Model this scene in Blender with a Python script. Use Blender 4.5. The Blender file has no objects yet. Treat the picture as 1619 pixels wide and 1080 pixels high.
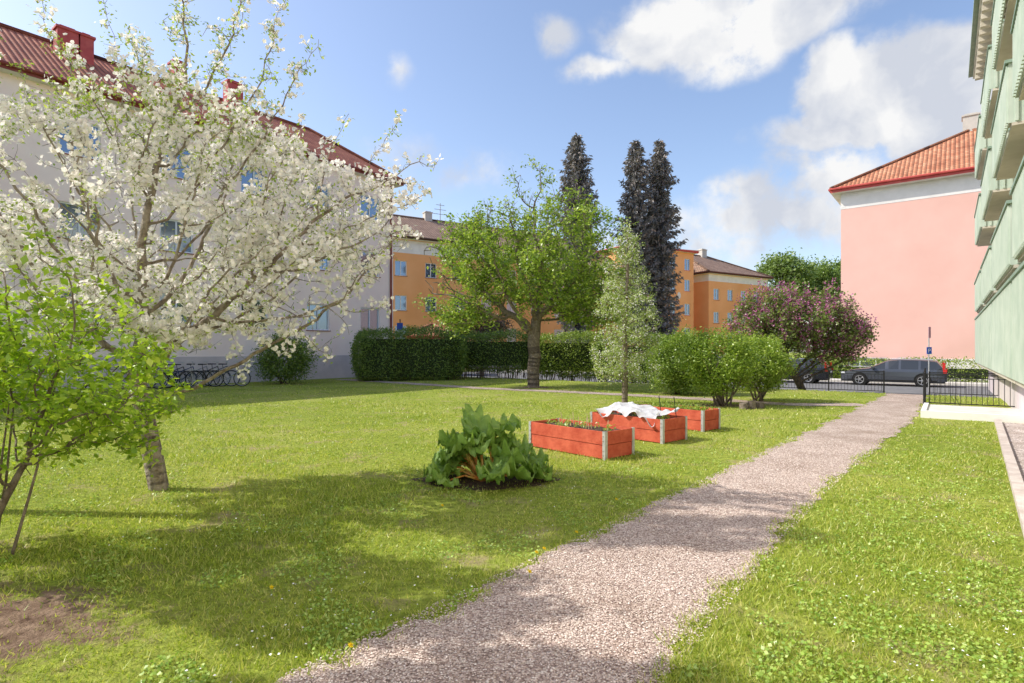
import bpy, math, random, bmesh
import numpy as np
from mathutils import Vector, Matrix
R=np.random.default_rng(11); random.seed(11)
F=900.; H=1.56; HV=553.
def P(u,v,z=0): d=F*(H-z)/(v-HV); return ((u-810)/F*d, d, z)
def D(u,d,z=0): return ((u-810)/F*d, d, z)
def Zv(v,d): return H+(HV-v)/F*d
def AB(a,b,z=0): return (a*.619-b*.785, a*.785+b*.619, z)
def G(a,w,z=0): return (a*.608+w*.794, a*.794-w*.608, z)
sc=bpy.context.scene; COL=sc.collection
WL={}
# ---------------------------------------------------------------- materials
def nm(name):
    m=bpy.data.materials.new(name); m.use_nodes=True; nt=m.node_tree; return m,nt,nt.nodes['Principled BSDF']
def noise(nt,scale,detail=4,coord='Object',rough=.6):
    tc=nt.nodes.new('ShaderNodeTexCoord'); n=nt.nodes.new('ShaderNodeTexNoise')
    n.inputs['Scale'].default_value=scale; n.inputs['Detail'].default_value=detail; n.inputs['Roughness'].default_value=rough
    nt.links.new(tc.outputs[coord],n.inputs['Vector']); return n
def ramp(nt,src,stops):
    r=nt.nodes.new('ShaderNodeValToRGB'); e=r.color_ramp.elements
    while len(e)<len(stops): e.new(.5)
    for i,(p,c) in enumerate(stops):
        e[i].position=p; e[i].color=(c[0],c[1],c[2],1)
    nt.links.new(src,r.inputs['Fac']); return r
def mixc(nt,f,a,b,mode='MIX'):
    x=nt.nodes.new('ShaderNodeMix'); x.data_type='RGBA'; x.blend_type=mode
    for s,v in ((0,f),(6,a),(7,b)):
        if hasattr(v,'links'): nt.links.new(v,x.inputs[s])
        else: x.inputs[s].default_value=v if s==0 else (v[0],v[1],v[2],1)
    return x.outputs[2]
def M(name,c1,c2=None,scale=3,rough=.8,bump=0,bscale=30,metal=0,spec=.3,lo=.35,hi=.65,bdist=.02):
    m,nt,b=nm(name)
    b.inputs['Roughness'].default_value=rough; b.inputs['Metallic'].default_value=metal; b.inputs['Specular IOR Level'].default_value=spec
    if c2 is None: b.inputs['Base Color'].default_value=(*c1,1)
    else:
        n=noise(nt,scale,5); r=ramp(nt,n.outputs['Fac'],[(lo,c1),(hi,c2)]); nt.links.new(r.outputs[0],b.inputs['Base Color'])
    if bump:
        n2=noise(nt,bscale,4); bp=nt.nodes.new('ShaderNodeBump'); bp.inputs['Strength'].default_value=bump; bp.inputs['Distance'].default_value=bdist
        nt.links.new(n2.outputs['Fac'],bp.inputs['Height']); nt.links.new(bp.outputs[0],b.inputs['Normal'])
    return m
def leafM(name,c1,c2,c3=None,trans=.35,gloss=.05,tint=(1.25,1.3,.7),rough=.4):
    m,nt,b=nm(name); nt.nodes.remove(b); g=nt.nodes.new('ShaderNodeNewGeometry')
    st=[(0,c1),(1,c2)] if c3 is None else [(0,c1),(.6,c2),(1,c3)]
    r=ramp(nt,g.outputs['Random Per Island'],st); col=r.outputs[0]
    df=nt.nodes.new('ShaderNodeBsdfDiffuse'); nt.links.new(col,df.inputs['Color'])
    t=nt.nodes.new('ShaderNodeBsdfTranslucent'); nt.links.new(mixc(nt,1.0,col,tint,'MULTIPLY'),t.inputs['Color'])
    mx=nt.nodes.new('ShaderNodeMixShader'); mx.inputs[0].default_value=trans
    nt.links.new(df.outputs[0],mx.inputs[1]); nt.links.new(t.outputs[0],mx.inputs[2]); out=mx.outputs[0]
    if gloss:
        gl=nt.nodes.new('ShaderNodeBsdfGlossy'); gl.inputs['Roughness'].default_value=rough; m2=nt.nodes.new('ShaderNodeMixShader'); m2.inputs[0].default_value=gloss
        nt.links.new(out,m2.inputs[1]); nt.links.new(gl.outputs[0],m2.inputs[2]); out=m2.outputs[0]
    nt.links.new(out,nt.nodes['Material Output'].inputs['Surface']); return m
def tileM(name,c1,c2,c3,bw=.24,rh=.34):
    m,nt,b=nm(name); tc=nt.nodes.new('ShaderNodeTexCoord')
    br=nt.nodes.new('ShaderNodeTexBrick'); br.offset=0; br.inputs['Scale'].default_value=1
    br.inputs['Brick Width'].default_value=bw; br.inputs['Row Height'].default_value=rh; br.inputs['Mortar Size'].default_value=.022
    br.inputs['Color1'].default_value=(*c1,1); br.inputs['Color2'].default_value=(*c2,1); br.inputs['Mortar'].default_value=(c1[0]*.3,c1[1]*.3,c1[2]*.3,1)
    nt.links.new(tc.outputs['UV'],br.inputs['Vector'])
    n=noise(nt,.9,5); r=ramp(nt,n.outputs['Fac'],[(.35,(1,1,1)),(.7,c3)])
    col=mixc(nt,1.0,br.outputs['Color'],r.outputs[0],'MULTIPLY'); nt.links.new(col,b.inputs['Base Color'])
    w=nt.nodes.new('ShaderNodeTexWave'); w.inputs['Scale'].default_value=2*math.pi/bw/20; w.bands_direction='X'
    nt.links.new(tc.outputs['UV'],w.inputs['Vector'])
    w2=nt.nodes.new('ShaderNodeTexWave'); w2.wave_profile='SAW'; w2.bands_direction='Y'; w2.inputs['Scale'].default_value=2*math.pi/rh/20
    nt.links.new(tc.outputs['UV'],w2.inputs['Vector'])
    ad=nt.nodes.new('ShaderNodeMath'); ad.operation='ADD'; nt.links.new(w.outputs['Fac'],ad.inputs[0]); nt.links.new(w2.outputs['Fac'],ad.inputs[1])
    bp=nt.nodes.new('ShaderNodeBump'); bp.inputs['Strength'].default_value=.8; bp.inputs['Distance'].default_value=.05
    nt.links.new(ad.outputs[0],bp.inputs['Height']); nt.links.new(bp.outputs[0],b.inputs['Normal']); b.inputs['Roughness'].default_value=.75
    return m
m_white=M('white_paint',(.78,.77,.74),(.68,.67,.64),4,.6)
m_wplast=M('white_plaster',(.74,.72,.68),(.82,.80,.76),1.5,.85,.15,60)
m_lav=M('lavender_plaster',(.90,.74,.71),(.95,.82,.77),.5,.9,.2,40)
m_plinthL=M('grey_plinth_plaster',(.54,.48,.50),(.64,.57,.58),1.2,.9,.2,30)
m_pink=M('pink_plaster',(.76,.46,.385),(.84,.53,.45),.35,.9,.25,50,lo=.3,hi=.7)
m_orange=M('orange_plaster',(.80,.38,.15),(.87,.45,.20),.3,.9,.15,40)
m_redtrim=M('red_trim_metal',(.48,.07,.06),(.56,.11,.09),2,.5)
m_darktrim=M('brown_gutter_metal',(.20,.04,.035),(.27,.07,.05),2,.45)
m_tileL=tileM('red_clay_tiles',(.46,.13,.07),(.62,.22,.11),(.62,.5,.46))
m_tileP=tileM('orange_clay_tiles',(.56,.22,.11),(.70,.34,.19),(.6,.5,.44))
m_tileO=tileM('brown_concrete_tiles',(.32,.2,.14),(.45,.29,.2),(.75,.7,.66),.3,.38)
m_chim=M('red_painted_chimney',(.42,.07,.07),(.5,.11,.1),3,.7)
m_chimG=M('grey_chimney',(.5,.47,.42),(.58,.54,.48),3,.8)
m_glass,_nt,_b=nm('window_glass'); _b.inputs['Base Color'].default_value=(.20,.26,.34,1); _b.inputs['Metallic'].default_value=.75; _b.inputs['Roughness'].default_value=.06
m_frameW=M('white_window_frame',(.8,.79,.77),None,rough=.5)
m_frameB=M('pale_blue_window_frame',(.70,.75,.82),None,rough=.5)
m_greenp=M('pale_green_sheet',(.44,.52,.43),(.55,.61,.52),1.5,.6)
m_greend=M('green_rail_paint',(.20,.29,.22),(.27,.36,.29),3,.5)
m_cream=M('cream_plaster',(.78,.70,.56),(.84,.77,.63),1,.85,.15,50)
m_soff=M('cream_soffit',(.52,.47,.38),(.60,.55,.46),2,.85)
m_black=M('black_metal',(.015,.015,.017),None,rough=.45)
m_galv=M('galvanised_steel',(.40,.41,.41),(.54,.54,.54),12,.45,metal=.3)
m_bark=M('tree_bark',(.14,.105,.08),(.29,.24,.19),14,.95,.8,30,bdist=.03)
m_barkL=M('pale_apple_bark',(.17,.13,.10),(.42,.36,.30),12,.95,.8,25,bdist=.03)
m_barkD=M('dark_bark',(.07,.05,.04),(.15,.11,.085),10,.95,.6,20)
m_dsoil=M('dark_planting_soil',(.05,.033,.022),(.13,.085,.06),18,.95,1,40,bdist=.03)
m_conc=M('pale_concrete',(.56,.53,.48),(.68,.65,.6),3,.85,.3,40)
m_kerb=M('kerb_concrete',(.46,.39,.34),(.60,.53,.47),5,.9,.4,50)
m_asph=M('asphalt',(.15,.15,.155),(.21,.21,.21),2,.9,.4,80)
m_redpl=M('falu_red_planks',(.44,.07,.035),(.60,.13,.07),6,.8,.4,30)
m_wood=M('raw_wood_stake',(.5,.4,.24),(.65,.53,.34),8,.8)
patches=[(-3.05,3.15,.95,.72,0),(-.3,6.75,.9,.42,1),(6.0,15.9,1.5,.5,0),(.9,23.6,1.0,.6,0)]
def groundmat():
    m,nt,b=nm('lawn_ground'); b.inputs['Roughness'].default_value=.95; b.inputs['Specular IOR Level'].default_value=.1
    n=noise(nt,.35,5); r=ramp(nt,n.outputs['Fac'],[(.32,(.24,.31,.045)),(.5,(.33,.39,.07)),(.68,(.42,.44,.12))])
    n2=noise(nt,14,6,rough=.75); r2=ramp(nt,n2.outputs['Fac'],[(.35,(.5,.52,.45)),(.65,(1.2,1.2,1.1))])
    c=mixc(nt,1.0,r.outputs[0],r2.outputs[0],'MULTIPLY')
    n3=noise(nt,1.6,6,rough=.7); r3=ramp(nt,n3.outputs['Fac'],[(.53,(0,0,0)),(.67,(.85,.85,.85))])
    c=mixc(nt,r3.outputs[0],c,(.40,.32,.18))
    tc=nt.nodes.new('ShaderNodeTexCoord'); nn=noise(nt,4,6,rough=.7)
    def mth(op,a,b_):
        x=nt.nodes.new('ShaderNodeMath'); x.operation=op
        for i,v in enumerate((a,b_)):
            if hasattr(v,'links'): nt.links.new(v,x.inputs[i])
            else: x.inputs[i].default_value=v
        return x.outputs[0]
    last=None
    for cx,cy,rx,ry,_ in patches:
        s1=nt.nodes.new('ShaderNodeVectorMath'); s1.operation='SUBTRACT'; nt.links.new(tc.outputs['Object'],s1.inputs[0]); s1.inputs[1].default_value=(cx,cy,0)
        s2=nt.nodes.new('ShaderNodeVectorMath'); s2.operation='MULTIPLY'; nt.links.new(s1.outputs[0],s2.inputs[0]); s2.inputs[1].default_value=(1/rx,1/ry,0)
        s3=nt.nodes.new('ShaderNodeVectorMath'); s3.operation='LENGTH'; nt.links.new(s2.outputs[0],s3.inputs[0])
        last=s3.outputs['Value'] if last is None else mth('MINIMUM',last,s3.outputs['Value'])
    e=mth('ADD',last,mth('MULTIPLY',mth('SUBTRACT',nn.outputs['Fac'],.5),2.2))
    r4=ramp(nt,e,[(.6,(1,1,1)),(1.0,(0,0,0))])
    ns=noise(nt,9,6,rough=.7); rs=ramp(nt,ns.outputs['Fac'],[(.35,(.13,.08,.055)),(.65,(.34,.24,.17))])
    c=mixc(nt,r4.outputs[0],c,rs.outputs[0])
    nt.links.new(c,b.inputs['Base Color'])
    n4=noise(nt,40,5); bp=nt.nodes.new('ShaderNodeBump'); bp.inputs['Strength'].default_value=1; bp.inputs['Distance'].default_value=.04
    nt.links.new(n4.outputs['Fac'],bp.inputs['Height']); nt.links.new(bp.outputs[0],b.inputs['Normal']); return m
m_ground=groundmat()
def gravelmat(name,cs,sca=75):
    m,nt,b=nm(name); tc=nt.nodes.new('ShaderNodeTexCoord'); v=nt.nodes.new('ShaderNodeTexVoronoi'); v.inputs['Scale'].default_value=sca
    nt.links.new(tc.outputs['Object'],v.inputs['Vector'])
    sep=nt.nodes.new('ShaderNodeSeparateColor'); nt.links.new(v.outputs['Color'],sep.inputs[0])
    r=ramp(nt,sep.outputs[0],[(0,cs[0]),(.35,cs[1]),(.7,cs[2]),(1,cs[3])])
    n=noise(nt,1.1,6,rough=.7); r2=ramp(nt,n.outputs['Fac'],[(.35,(.74,.69,.64)),(.65,(1.12,1.12,1.12))])
    c=mixc(nt,1.0,r.outputs[0],r2.outputs[0],'MULTIPLY')
    r3=ramp(nt,v.outputs['Distance'],[(.3,(1,1,1)),(.85,(.38,.34,.32))]); c=mixc(nt,1.0,c,r3.outputs[0],'MULTIPLY')
    nt.links.new(c,b.inputs['Base Color']); b.inputs['Roughness'].default_value=.85
    iv=nt.nodes.new('ShaderNodeMath'); iv.operation='SUBTRACT'; iv.inputs[0].default_value=1; nt.links.new(v.outputs['Distance'],iv.inputs[1])
    bp=nt.nodes.new('ShaderNodeBump'); bp.inputs['Strength'].default_value=1; bp.inputs['Distance'].default_value=.009
    nt.links.new(iv.outputs[0],bp.inputs['Height']); nt.links.new(bp.outputs[0],b.inputs['Normal']); return m
GC=[(.30,.215,.185),(.55,.43,.375),(.70,.58,.51),(.86,.78,.71)]
m_gravel=gravelmat('pink_grey_gravel',GC)
m_gravelG=gravelmat('light_gravel',[(.36,.30,.27),(.56,.49,.44),(.68,.61,.56),(.84,.79,.74)],40)

# ---------------------------------------------------------------- mesh helpers
def fin(ob,parent,label,category,kind,group,loc,rot):
    COL.objects.link(ob)
    if parent is not None: ob.parent=parent
    ob.location=loc; ob.rotation_euler=(0,0,rot)
    if label: ob['label']=label
    if category: ob['category']=category
    if kind: ob['kind']=kind
    if group: ob['group']=group
    return ob
def root(name,loc,label,category,group=None,rot=0):
    ob=bpy.data.objects.new(name,None); ob.empty_display_size=.2
    fin(ob,None,label,category,None,group,loc,rot); WL[ob.name]=np.array(loc,float); return ob
class MB:
    def __init__(s): s.v=[];s.f=[];s.m=[];s.uv={}
    def q(s,pts,m=0,uv=None):
        i=len(s.v); s.v+= [tuple(p) for p in pts]; s.f.append(tuple(range(i,i+len(pts)))); s.m.append(m)
        if uv: s.uv[len(s.f)-1]=uv
    def ob(s,o,ex,ey,ez,m=0):
        o=np.array(o,float);ex=np.array(ex,float);ey=np.array(ey,float);ez=np.array(ez,float)
        c=[o,o+ex,o+ex+ey,o+ey]; c=c+[p+ez for p in c]; i=len(s.v); s.v+=[tuple(p) for p in c]
        for f in ((0,3,2,1),(4,5,6,7),(0,1,5,4),(1,2,6,5),(2,3,7,6),(3,0,4,7)):
            s.f.append(tuple(i+k for k in f)); s.m.append(m)
    def box(s,c,d,m=0): s.ob((c[0]-d[0]/2,c[1]-d[1]/2,c[2]-d[2]/2),(d[0],0,0),(0,d[1],0),(0,0,d[2]),m)
    def tube(s,p0,p1,r0,r1=None,k=8,m=0,cap=True):
        r1=r0 if r1 is None else r1; p0=Vector(p0);p1=Vector(p1); d=(p1-p0).normalized()
        a=d.orthogonal().normalized(); b=d.cross(a); i=len(s.v)
        for p,r in ((p0,r0),(p1,r1)):
            for j in range(k):
                t=2*math.pi*j/k; s.v.append(tuple(p+a*math.cos(t)*r+b*math.sin(t)*r))
        for j in range(k): s.f.append((i+j,i+(j+1)%k,i+k+(j+1)%k,i+k+j)); s.m.append(m)
        if cap:
            s.f.append(tuple(i+j for j in range(k))[::-1]); s.m.append(m); s.f.append(tuple(i+k+j for j in range(k))); s.m.append(m)
    def path(s,pts,r,k=6,m=0):
        for a,b in zip(pts[:-1],pts[1:]): s.tube(a,b,r,r,k,m)
    def torus(s,c,R0,r,ax='y',n=24,k=6,m=0):
        i=len(s.v)
        for a in range(n):
            t=2*math.pi*a/n
            for b in range(k):
                p=2*math.pi*b/k; rr=R0+r*math.cos(p); s.v.append((c[0]+rr*math.cos(t),c[1]+r*math.sin(p),c[2]+rr*math.sin(t)))
        for a in range(n):
            for b in range(k): s.f.append((i+a*k+b,i+((a+1)%n)*k+b,i+((a+1)%n)*k+(b+1)%k,i+a*k+(b+1)%k)); s.m.append(m)
    def obj(s,name,mats,parent=None,label=None,category=None,kind=None,group=None,loc=None,rot=0,local=False,smooth=False,bevel=0):
        me=bpy.data.meshes.new(name); V=np.array(s.v,float).reshape(-1,3)
        off=np.zeros(3)
        if not local:
            if parent is not None: off=WL[parent.name]
            elif loc is not None: off=np.array(loc,float)
        V=V-off
        me.from_pydata([tuple(p) for p in V],[],s.f)
        for m in (mats if isinstance(mats,(list,tuple)) else [mats]): me.materials.append(m)
        me.polygons.foreach_set('material_index',s.m)
        if s.uv:
            ul=me.uv_layers.new(name='UVMap')
            for fi,uv in s.uv.items():
                p=me.polygons[fi]
                for k,li in enumerate(p.loop_indices): ul.data[li].uv=uv[k]
        if smooth: me.shade_smooth()
        me.update(); ob=bpy.data.objects.new(name,me)
        fin(ob,parent,label,category,kind,group,(0,0,0) if (parent is not None or loc is None) else loc,rot)
        WL[ob.name]=off if not (local and loc is not None) else np.array(loc,float)
        if bevel:
            bv=ob.modifiers.new('b','BEVEL'); bv.width=bevel; bv.segments=2; bv.limit_method='ANGLE'
        return ob
def npobj(name,V,Fc,mat,parent=None,label=None,category=None,kind=None,group=None,loc=None,smooth=False,mi=None):
    off=WL[parent.name] if parent is not None else (np.array(loc,float) if loc is not None else np.zeros(3))
    V=np.asarray(V,float).reshape(-1,3)-off; Fc=np.asarray(Fc,np.int32); n,k=Fc.shape
    me=bpy.data.meshes.new(name); me.vertices.add(len(V)); me.vertices.foreach_set('co',V.ravel().astype(np.float32))
    me.loops.add(n*k); me.loops.foreach_set('vertex_index',Fc.ravel()); me.polygons.add(n)
    me.polygons.foreach_set('loop_start',np.arange(n,dtype=np.int32)*k)
    for m in (mat if isinstance(mat,(list,tuple)) else [mat]): me.materials.append(m)
    if mi is not None: me.polygons.foreach_set('material_index',np.asarray(mi,np.int32))
    if smooth: me.polygons.foreach_set('use_smooth',np.ones(n,bool))
    me.update(calc_edges=True)
    ob=bpy.data.objects.new(name,me); fin(ob,parent,label,category,kind,group,(0,0,0) if (parent is not None or loc is None) else loc,0)
    WL[ob.name]=off; return ob
def nrm(a): return a/np.maximum(np.linalg.norm(a,axis=-1,keepdims=True),1e-9)
def leafgeo(C,size,wr=.5,up=.5,dirs=None,droop=0,var=.35,fold=.25):
    n=len(C); nr=nrm(R.normal(size=(n,3))+np.array([0,0,up*1.6])); d=R.normal(size=(n,3)) if dirs is None else dirs+R.normal(size=(n,3))*.5
    d=d-np.array([0,0,droop]); d=nrm(d-nr*np.sum(d*nr,1,keepdims=True)); s=np.cross(nr,d)
    L=(size*(1+R.uniform(-var,var,n)))[:,None]; w=L*wr*.5
    V=np.stack([C,C+d*L*.45+s*w+nr*w*fold,C+d*L,C+d*L*.45-s*w+nr*w*fold],1)
    return V.reshape(-1,3),np.arange(n*4).reshape(n,4)
def segs(pos,par,rad,k=5,minr=.0,sel=None):
    par=np.array(par); m=(par>=0)&(rad>=minr)
    if sel is not None: m&=sel
    idx=np.nonzero(m)[0]; pa=par[idx]
    p0=pos[pa];p1=pos[idx]; r1=rad[idx]; r0=np.minimum(rad[pa],r1*1.25+.001)
    d=nrm(p1-p0); p1=p1+d*r1[:,None]*.3; a=nrm(np.cross(d,np.array([.3,.9,.25]))); b=np.cross(d,a)
    t=np.arange(k)*2*math.pi/k; c=np.cos(t)[None,:,None]; s=np.sin(t)[None,:,None]
    ring=a[:,None]*c+b[:,None]*s
    V=np.concatenate([p0[:,None]+ring*r0[:,None,None],p1[:,None]+ring*r1[:,None,None]],1).reshape(-1,3)
    base=(np.arange(len(idx))*2*k)[:,None]; j=np.arange(k); j2=(j+1)%k
    Fc=np.stack([base+j,base+j2,base+k+j2,base+k+j],2).reshape(-1,4); return V,Fc
def colonize(trunk,att,step,infl,kill,iters=90,up=.1,jit=.15,r0=.005,pw=2.3,maxr=None):
    pos=[np.array(p,float) for p in trunk]; par=[-1]+list(range(len(trunk)-1))
    att=np.array(att,float); dist=np.full(len(att),1e9); near=np.zeros(len(att),int)
    def upd(i0):
        nonlocal dist,near
        N=np.array(pos[i0:]); 
        dd=np.linalg.norm(att[:,None]-N[None],axis=2); j=dd.argmin(1); v=dd[np.arange(len(att)),j]; m=v<dist
        dist=np.where(m,v,dist); near=np.where(m,j+i0,near)
    upd(0); seen=set()
    for it in range(iters):
        keep=dist>kill; att=att[keep];dist=dist[keep];near=near[keep]
        if len(att)==0: break
        act=dist<infl
        if not act.any(): act=dist<=dist.min()+.5
        a=att[act]; ne=near[act]; P0=np.array(pos); dv=nrm(a-P0[ne])
        S=np.zeros((len(pos),3)); np.add.at(S,ne,dv); ids=np.unique(ne); i0=len(pos)
        for i in ids:
            d=S[i]; l=np.linalg.norm(d); 
            if l<1e-3: d=R.normal(size=3); l=np.linalg.norm(d)
            d=d/l+R.normal(size=3)*jit+np.array([0,0,up]); d/=np.linalg.norm(d)
            key=(i,int(round(d[0]*3)),int(round(d[1]*3)),int(round(d[2]*3)))
            if key in seen: d=d+R.normal(size=3)*.4; d/=np.linalg.norm(d)
            seen.add(key)
            pos.append(P0[i]+d*step); par.append(i)
        if len(pos)==i0: break
        upd(i0)
        if len(pos)>9000: break
    n=len(pos); pos=np.array(pos); rad=np.zeros(n); ch=np.zeros(n,int)
    for i in range(n-1,0,-1):
        if ch[i]==0: rad[i]=r0**pw
        rad[par[i]]+=rad[i]; ch[par[i]]+=1
    rad=np.maximum(rad,r0**pw)**(1/pw)
    if maxr: rad=r0+(rad-r0)*(maxr-r0)/(rad[0]-r0)
    return pos,par,rad,ch
def addtwigs(pos,par,rad,sel,per,L,r,up=.4,nseg=3):
    idx=np.repeat(np.nonzero(sel)[0],per); n=len(idx); d=nrm(R.normal(size=(n,3))+np.array([0,0,up])); ln=L*R.uniform(.5,1.3,n)
    cur=idx; cp=pos[idx]; P_=[pos];Q_=[np.array(par)];R_=[rad]; base=len(pos)
    for k in range(nseg):
        cp=cp+d*(ln/nseg)[:,None]; P_.append(cp); Q_.append(cur); R_.append(np.full(n,r*(1-.25*k))); cur=base+np.arange(n); base+=n
        d=nrm(d+R.normal(size=(n,3))*.2+np.array([0,0,.08]))
    return np.concatenate(P_),np.concatenate(Q_),np.concatenate(R_),np.arange(len(pos),base)
def clump(p,k,seed=0.):
    return np.sin(p[:,0]*k+seed+1.3*np.sin(p[:,2]*k*.7))*np.sin(p[:,1]*k*.9+2+seed)+.8*np.sin(p[:,2]*k*1.1+p[:,0]*k*.5+seed*2)
def ellpts(n,c,r,shell=.0):
    d=nrm(R.normal(size=(n,3))); rr=R.uniform(shell**3,1,n)**(1/3); return np.array(c)+d*rr[:,None]*np.array(r)
def linepts(p0,p1,n):
    t=np.linspace(0,1,n)[:,None]; return np.array(p0)*(1-t)+np.array(p1)*t+R.normal(size=(n,3))*.04
def hgt(x,y):
    a=x*.619+y*.785; t=np.clip((a-24)/3.5,0,1); return -.38*t*t*(3-2*t)

# ---------------------------------------------------------------- ground
def sm(t): t=np.clip(t,0,1); return t*t*(3-2*t)
def patht(a): return -2.5+.034*a, -1.13+.55*sm((a-6)/11.)
def koff(a): return .31+.03*a
cross=[P(540,600),P(640,606),P(760,614),P(900,620),P(1000,625),P(1110,631),P(1250,640),P(1390,640)]
def wob(a): return .05*np.sin(a*3.1)+.035*np.sin(a*7.7+1)+.03*np.sin(a*19)+.02*np.sin(a*41)
def inpath(x,y,mg=0.):
    a=.608*x+.794*y; w=.794*x-.608*y; l,r=patht(a); k=wob(a)
    res=(w>l+k-mg)&(w<r+k*.8+mg)&(a<26)
    for p,q in zip(cross[:-1],cross[1:]):
        px,py=p[0],p[1]; dx,dy=q[0]-px,q[1]-py; t=np.clip(((x-px)*dx+(y-py)*dy)/(dx*dx+dy*dy),0,1)
        res|=np.hypot(x-px-dx*t,y-py-dy*t)<.42+mg
    res|=(w>koff(a)-.03-mg)&(a<16.5)&(a>-5)
    res|=(w>-.55-mg)&(a>16)&(a<19)
    return res
gb=MB(); avals=[-60,0,23.9]+list(np.linspace(24,27.5,15))+[30,60,120,400]; bv=[-300,-60,-20,0,20,60,300]
for i in range(len(avals)-1):
    for j in range(len(bv)-1):
        pts=[AB(avals[i],bv[j+1]),AB(avals[i],bv[j]),AB(avals[i+1],bv[j]),AB(avals[i+1],bv[j+1])]
        gb.q([(p[0],p[1],float(hgt(p[0],p[1]))) for p in pts])
g=gb.obj('ground',m_ground,kind='structure')
bm=bmesh.new(); bm.from_mesh(g.data); bmesh.ops.remove_doubles(bm,verts=bm.verts,dist=.001); bmesh.ops.recalc_face_normals(bm,faces=bm.faces); bm.to_mesh(g.data); bm.free()
pb=MB(); prev=None
for a in np.linspace(-3,27.8,400):
    l,r=patht(a); k=float(wob(a))
    pl=G(a,l+k); pr=G(a,r+k*.8); cur=[(p[0],p[1],float(hgt(p[0],p[1]))+.006) for p in (pl,pr)]
    if prev: pb.q([prev[0],prev[1],cur[1],cur[0]])
    prev=cur
pb.obj('gravel_path',m_gravel,kind='structure')
cb=MB(); pts=[]
for p,q in zip(cross[:-1],cross[1:]):
    for t in np.linspace(0,1,12,endpoint=False): pts.append((p[0]+(q[0]-p[0])*t,p[1]+(q[1]-p[1])*t))
prev=None
for i in range(len(pts)-1):
    x,y=pts[i]; dx,dy=pts[i+1][0]-x,pts[i+1][1]-y; l=math.hypot(dx,dy); nx,ny=-dy/l,dx/l; w=.42+.05*math.sin(i*1.3)
    cur=[(x+nx*w,y+ny*w,float(hgt(x+nx*w,y+ny*w))+.010),(x-nx*w,y-ny*w,float(hgt(x-nx*w,y-ny*w))+.010)]
    if prev: cb.q([prev[1],prev[0],cur[0],cur[1]][::-1])
    prev=cur
cb.obj('garden_path',m_gravel,kind='structure')
def patchd(x,y):
    m=np.full(np.shape(x),9.)
    for cx,cy,rx,ry,_ in patches: m=np.minimum(m,np.hypot((x-cx)/rx,(y-cy)/ry)+.12*np.sin(x*9+y*5)+.1*np.sin(y*17-x*11))
    return m
s=MB(); cx,cy=-.3,6.75; ring=[]
for k in range(40):
    t=2*math.pi*k/40; q=.85*(1+.12*math.sin(3*t)+.08*math.sin(7*t)); ring.append((cx+.95*q*math.cos(t),cy+.44*q*math.sin(t),.004))
s.q(ring); s.obj('soil_patch',m_dsoil,kind='structure')
def strip(name,a0,a1,b0,b1,z,mat):
    s=MB(); s.ob(AB(a0,b0,z-.3),tuple(np.array(AB(a1-a0,0))),tuple(np.array(AB(0,b1-b0))),(0,0,.3)); return s.obj(name,mat,kind='structure')
strip('street',27.6,39,-90,34,-.374,m_asph)
strip('pavement',39,41,-90,34,-.26,m_conc)
strip('street_kerb',27.4,27.6,-90,34,-.26,m_kerb)
s=MB(); s2=MB(); prev=None
for a in np.linspace(-3,16.0,60):
    off=koff(a); cur=[G(a,off),G(a,off+.11),G(a,2.28)]
    if prev:
        s.q([(*prev[0][:2],.0),(*cur[0][:2],.0),(*cur[0][:2],.07),(*prev[0][:2],.07)])
        s.q([(*prev[0][:2],.07),(*cur[0][:2],.07),(*cur[1][:2],.07),(*prev[1][:2],.07)])
        s.q([(*prev[1][:2],.07),(*cur[1][:2],.07),(*cur[1][:2],.0),(*prev[1][:2],.0)])
        s2.q([(*prev[1][:2],.012),(*prev[2][:2],.012),(*cur[2][:2],.012),(*cur[1][:2],.012)])
    prev=cur
s.obj('kerb',m_kerb,kind='structure'); s2.obj('gravel_strip',m_gravelG,kind='structure')
s=MB(); s.ob(G(16.2,-.4,-.1),G(2.4,0),G(0,2.68),(0,0,.22)); s.ob(G(16.1,-.5,-.1),G(.1,0),G(0,2.78),(0,0,.26),1); s.ob(G(16.2,-.5,-.1),G(2.4,0),G(0,.1),(0,0,.26),1)
s.obj('entrance_landing',[m_conc,m_wplast],kind='structure')

# ---------------------------------------------------------------- grass
def blades(n,y0,y1,h,wid,spread=1.12):
    y=y0*(y1/y0)**R.uniform(0,1,n); x=R.uniform(-1,1,n)*(spread*y+.8)
    b=-.785*x+.619*y
    ok=~inpath(x,y,R.uniform(-.10,.02,n))
    ok&=(patchd(x,y)>R.uniform(.4,1.5,n))|(R.uniform(0,1,n)<.06)
    ok&=(.619*x+.785*y<26)&(b<26)
    th=np.sin(x*2.1+np.sin(y*1.7)*1.3)*np.sin(y*2.6+x*.9)+.6*np.sin(x*6.3+y*2.2)*np.sin(y*7.1-x*1.7)
    ok&=R.uniform(0,1,n)<(.72+.45*th)
    x,y=x[ok],y[ok]; n=len(x); z=hgt(x,y)
    t=R.uniform(0,2*math.pi,n); hh=h*R.uniform(.4,1.3,n)*(1+.35*np.sin(x*1.3+2*np.sin(y*.8))); ww=(wid*(1+y*.38))*R.uniform(.6,1.3,n)
    B=np.stack([x,y,z],1); s=np.stack([np.cos(t),np.sin(t),0*t],1)*ww[:,None]; ln=R.normal(size=(n,3))*.6*hh[:,None]; ln[:,2]=hh
    V=np.stack([B-s,B+s,B+ln],1).reshape(-1,3); return V,np.arange(n*3).reshape(n,3)
m_grass=leafM('grass_blades',(.20,.29,.03),(.40,.48,.065),(.66,.61,.22),trans=.4,gloss=.04)
V,Fc=blades(360000,2.0,17,.036,.0017); npobj('grass',V,Fc,m_grass,kind='stuff')
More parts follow.
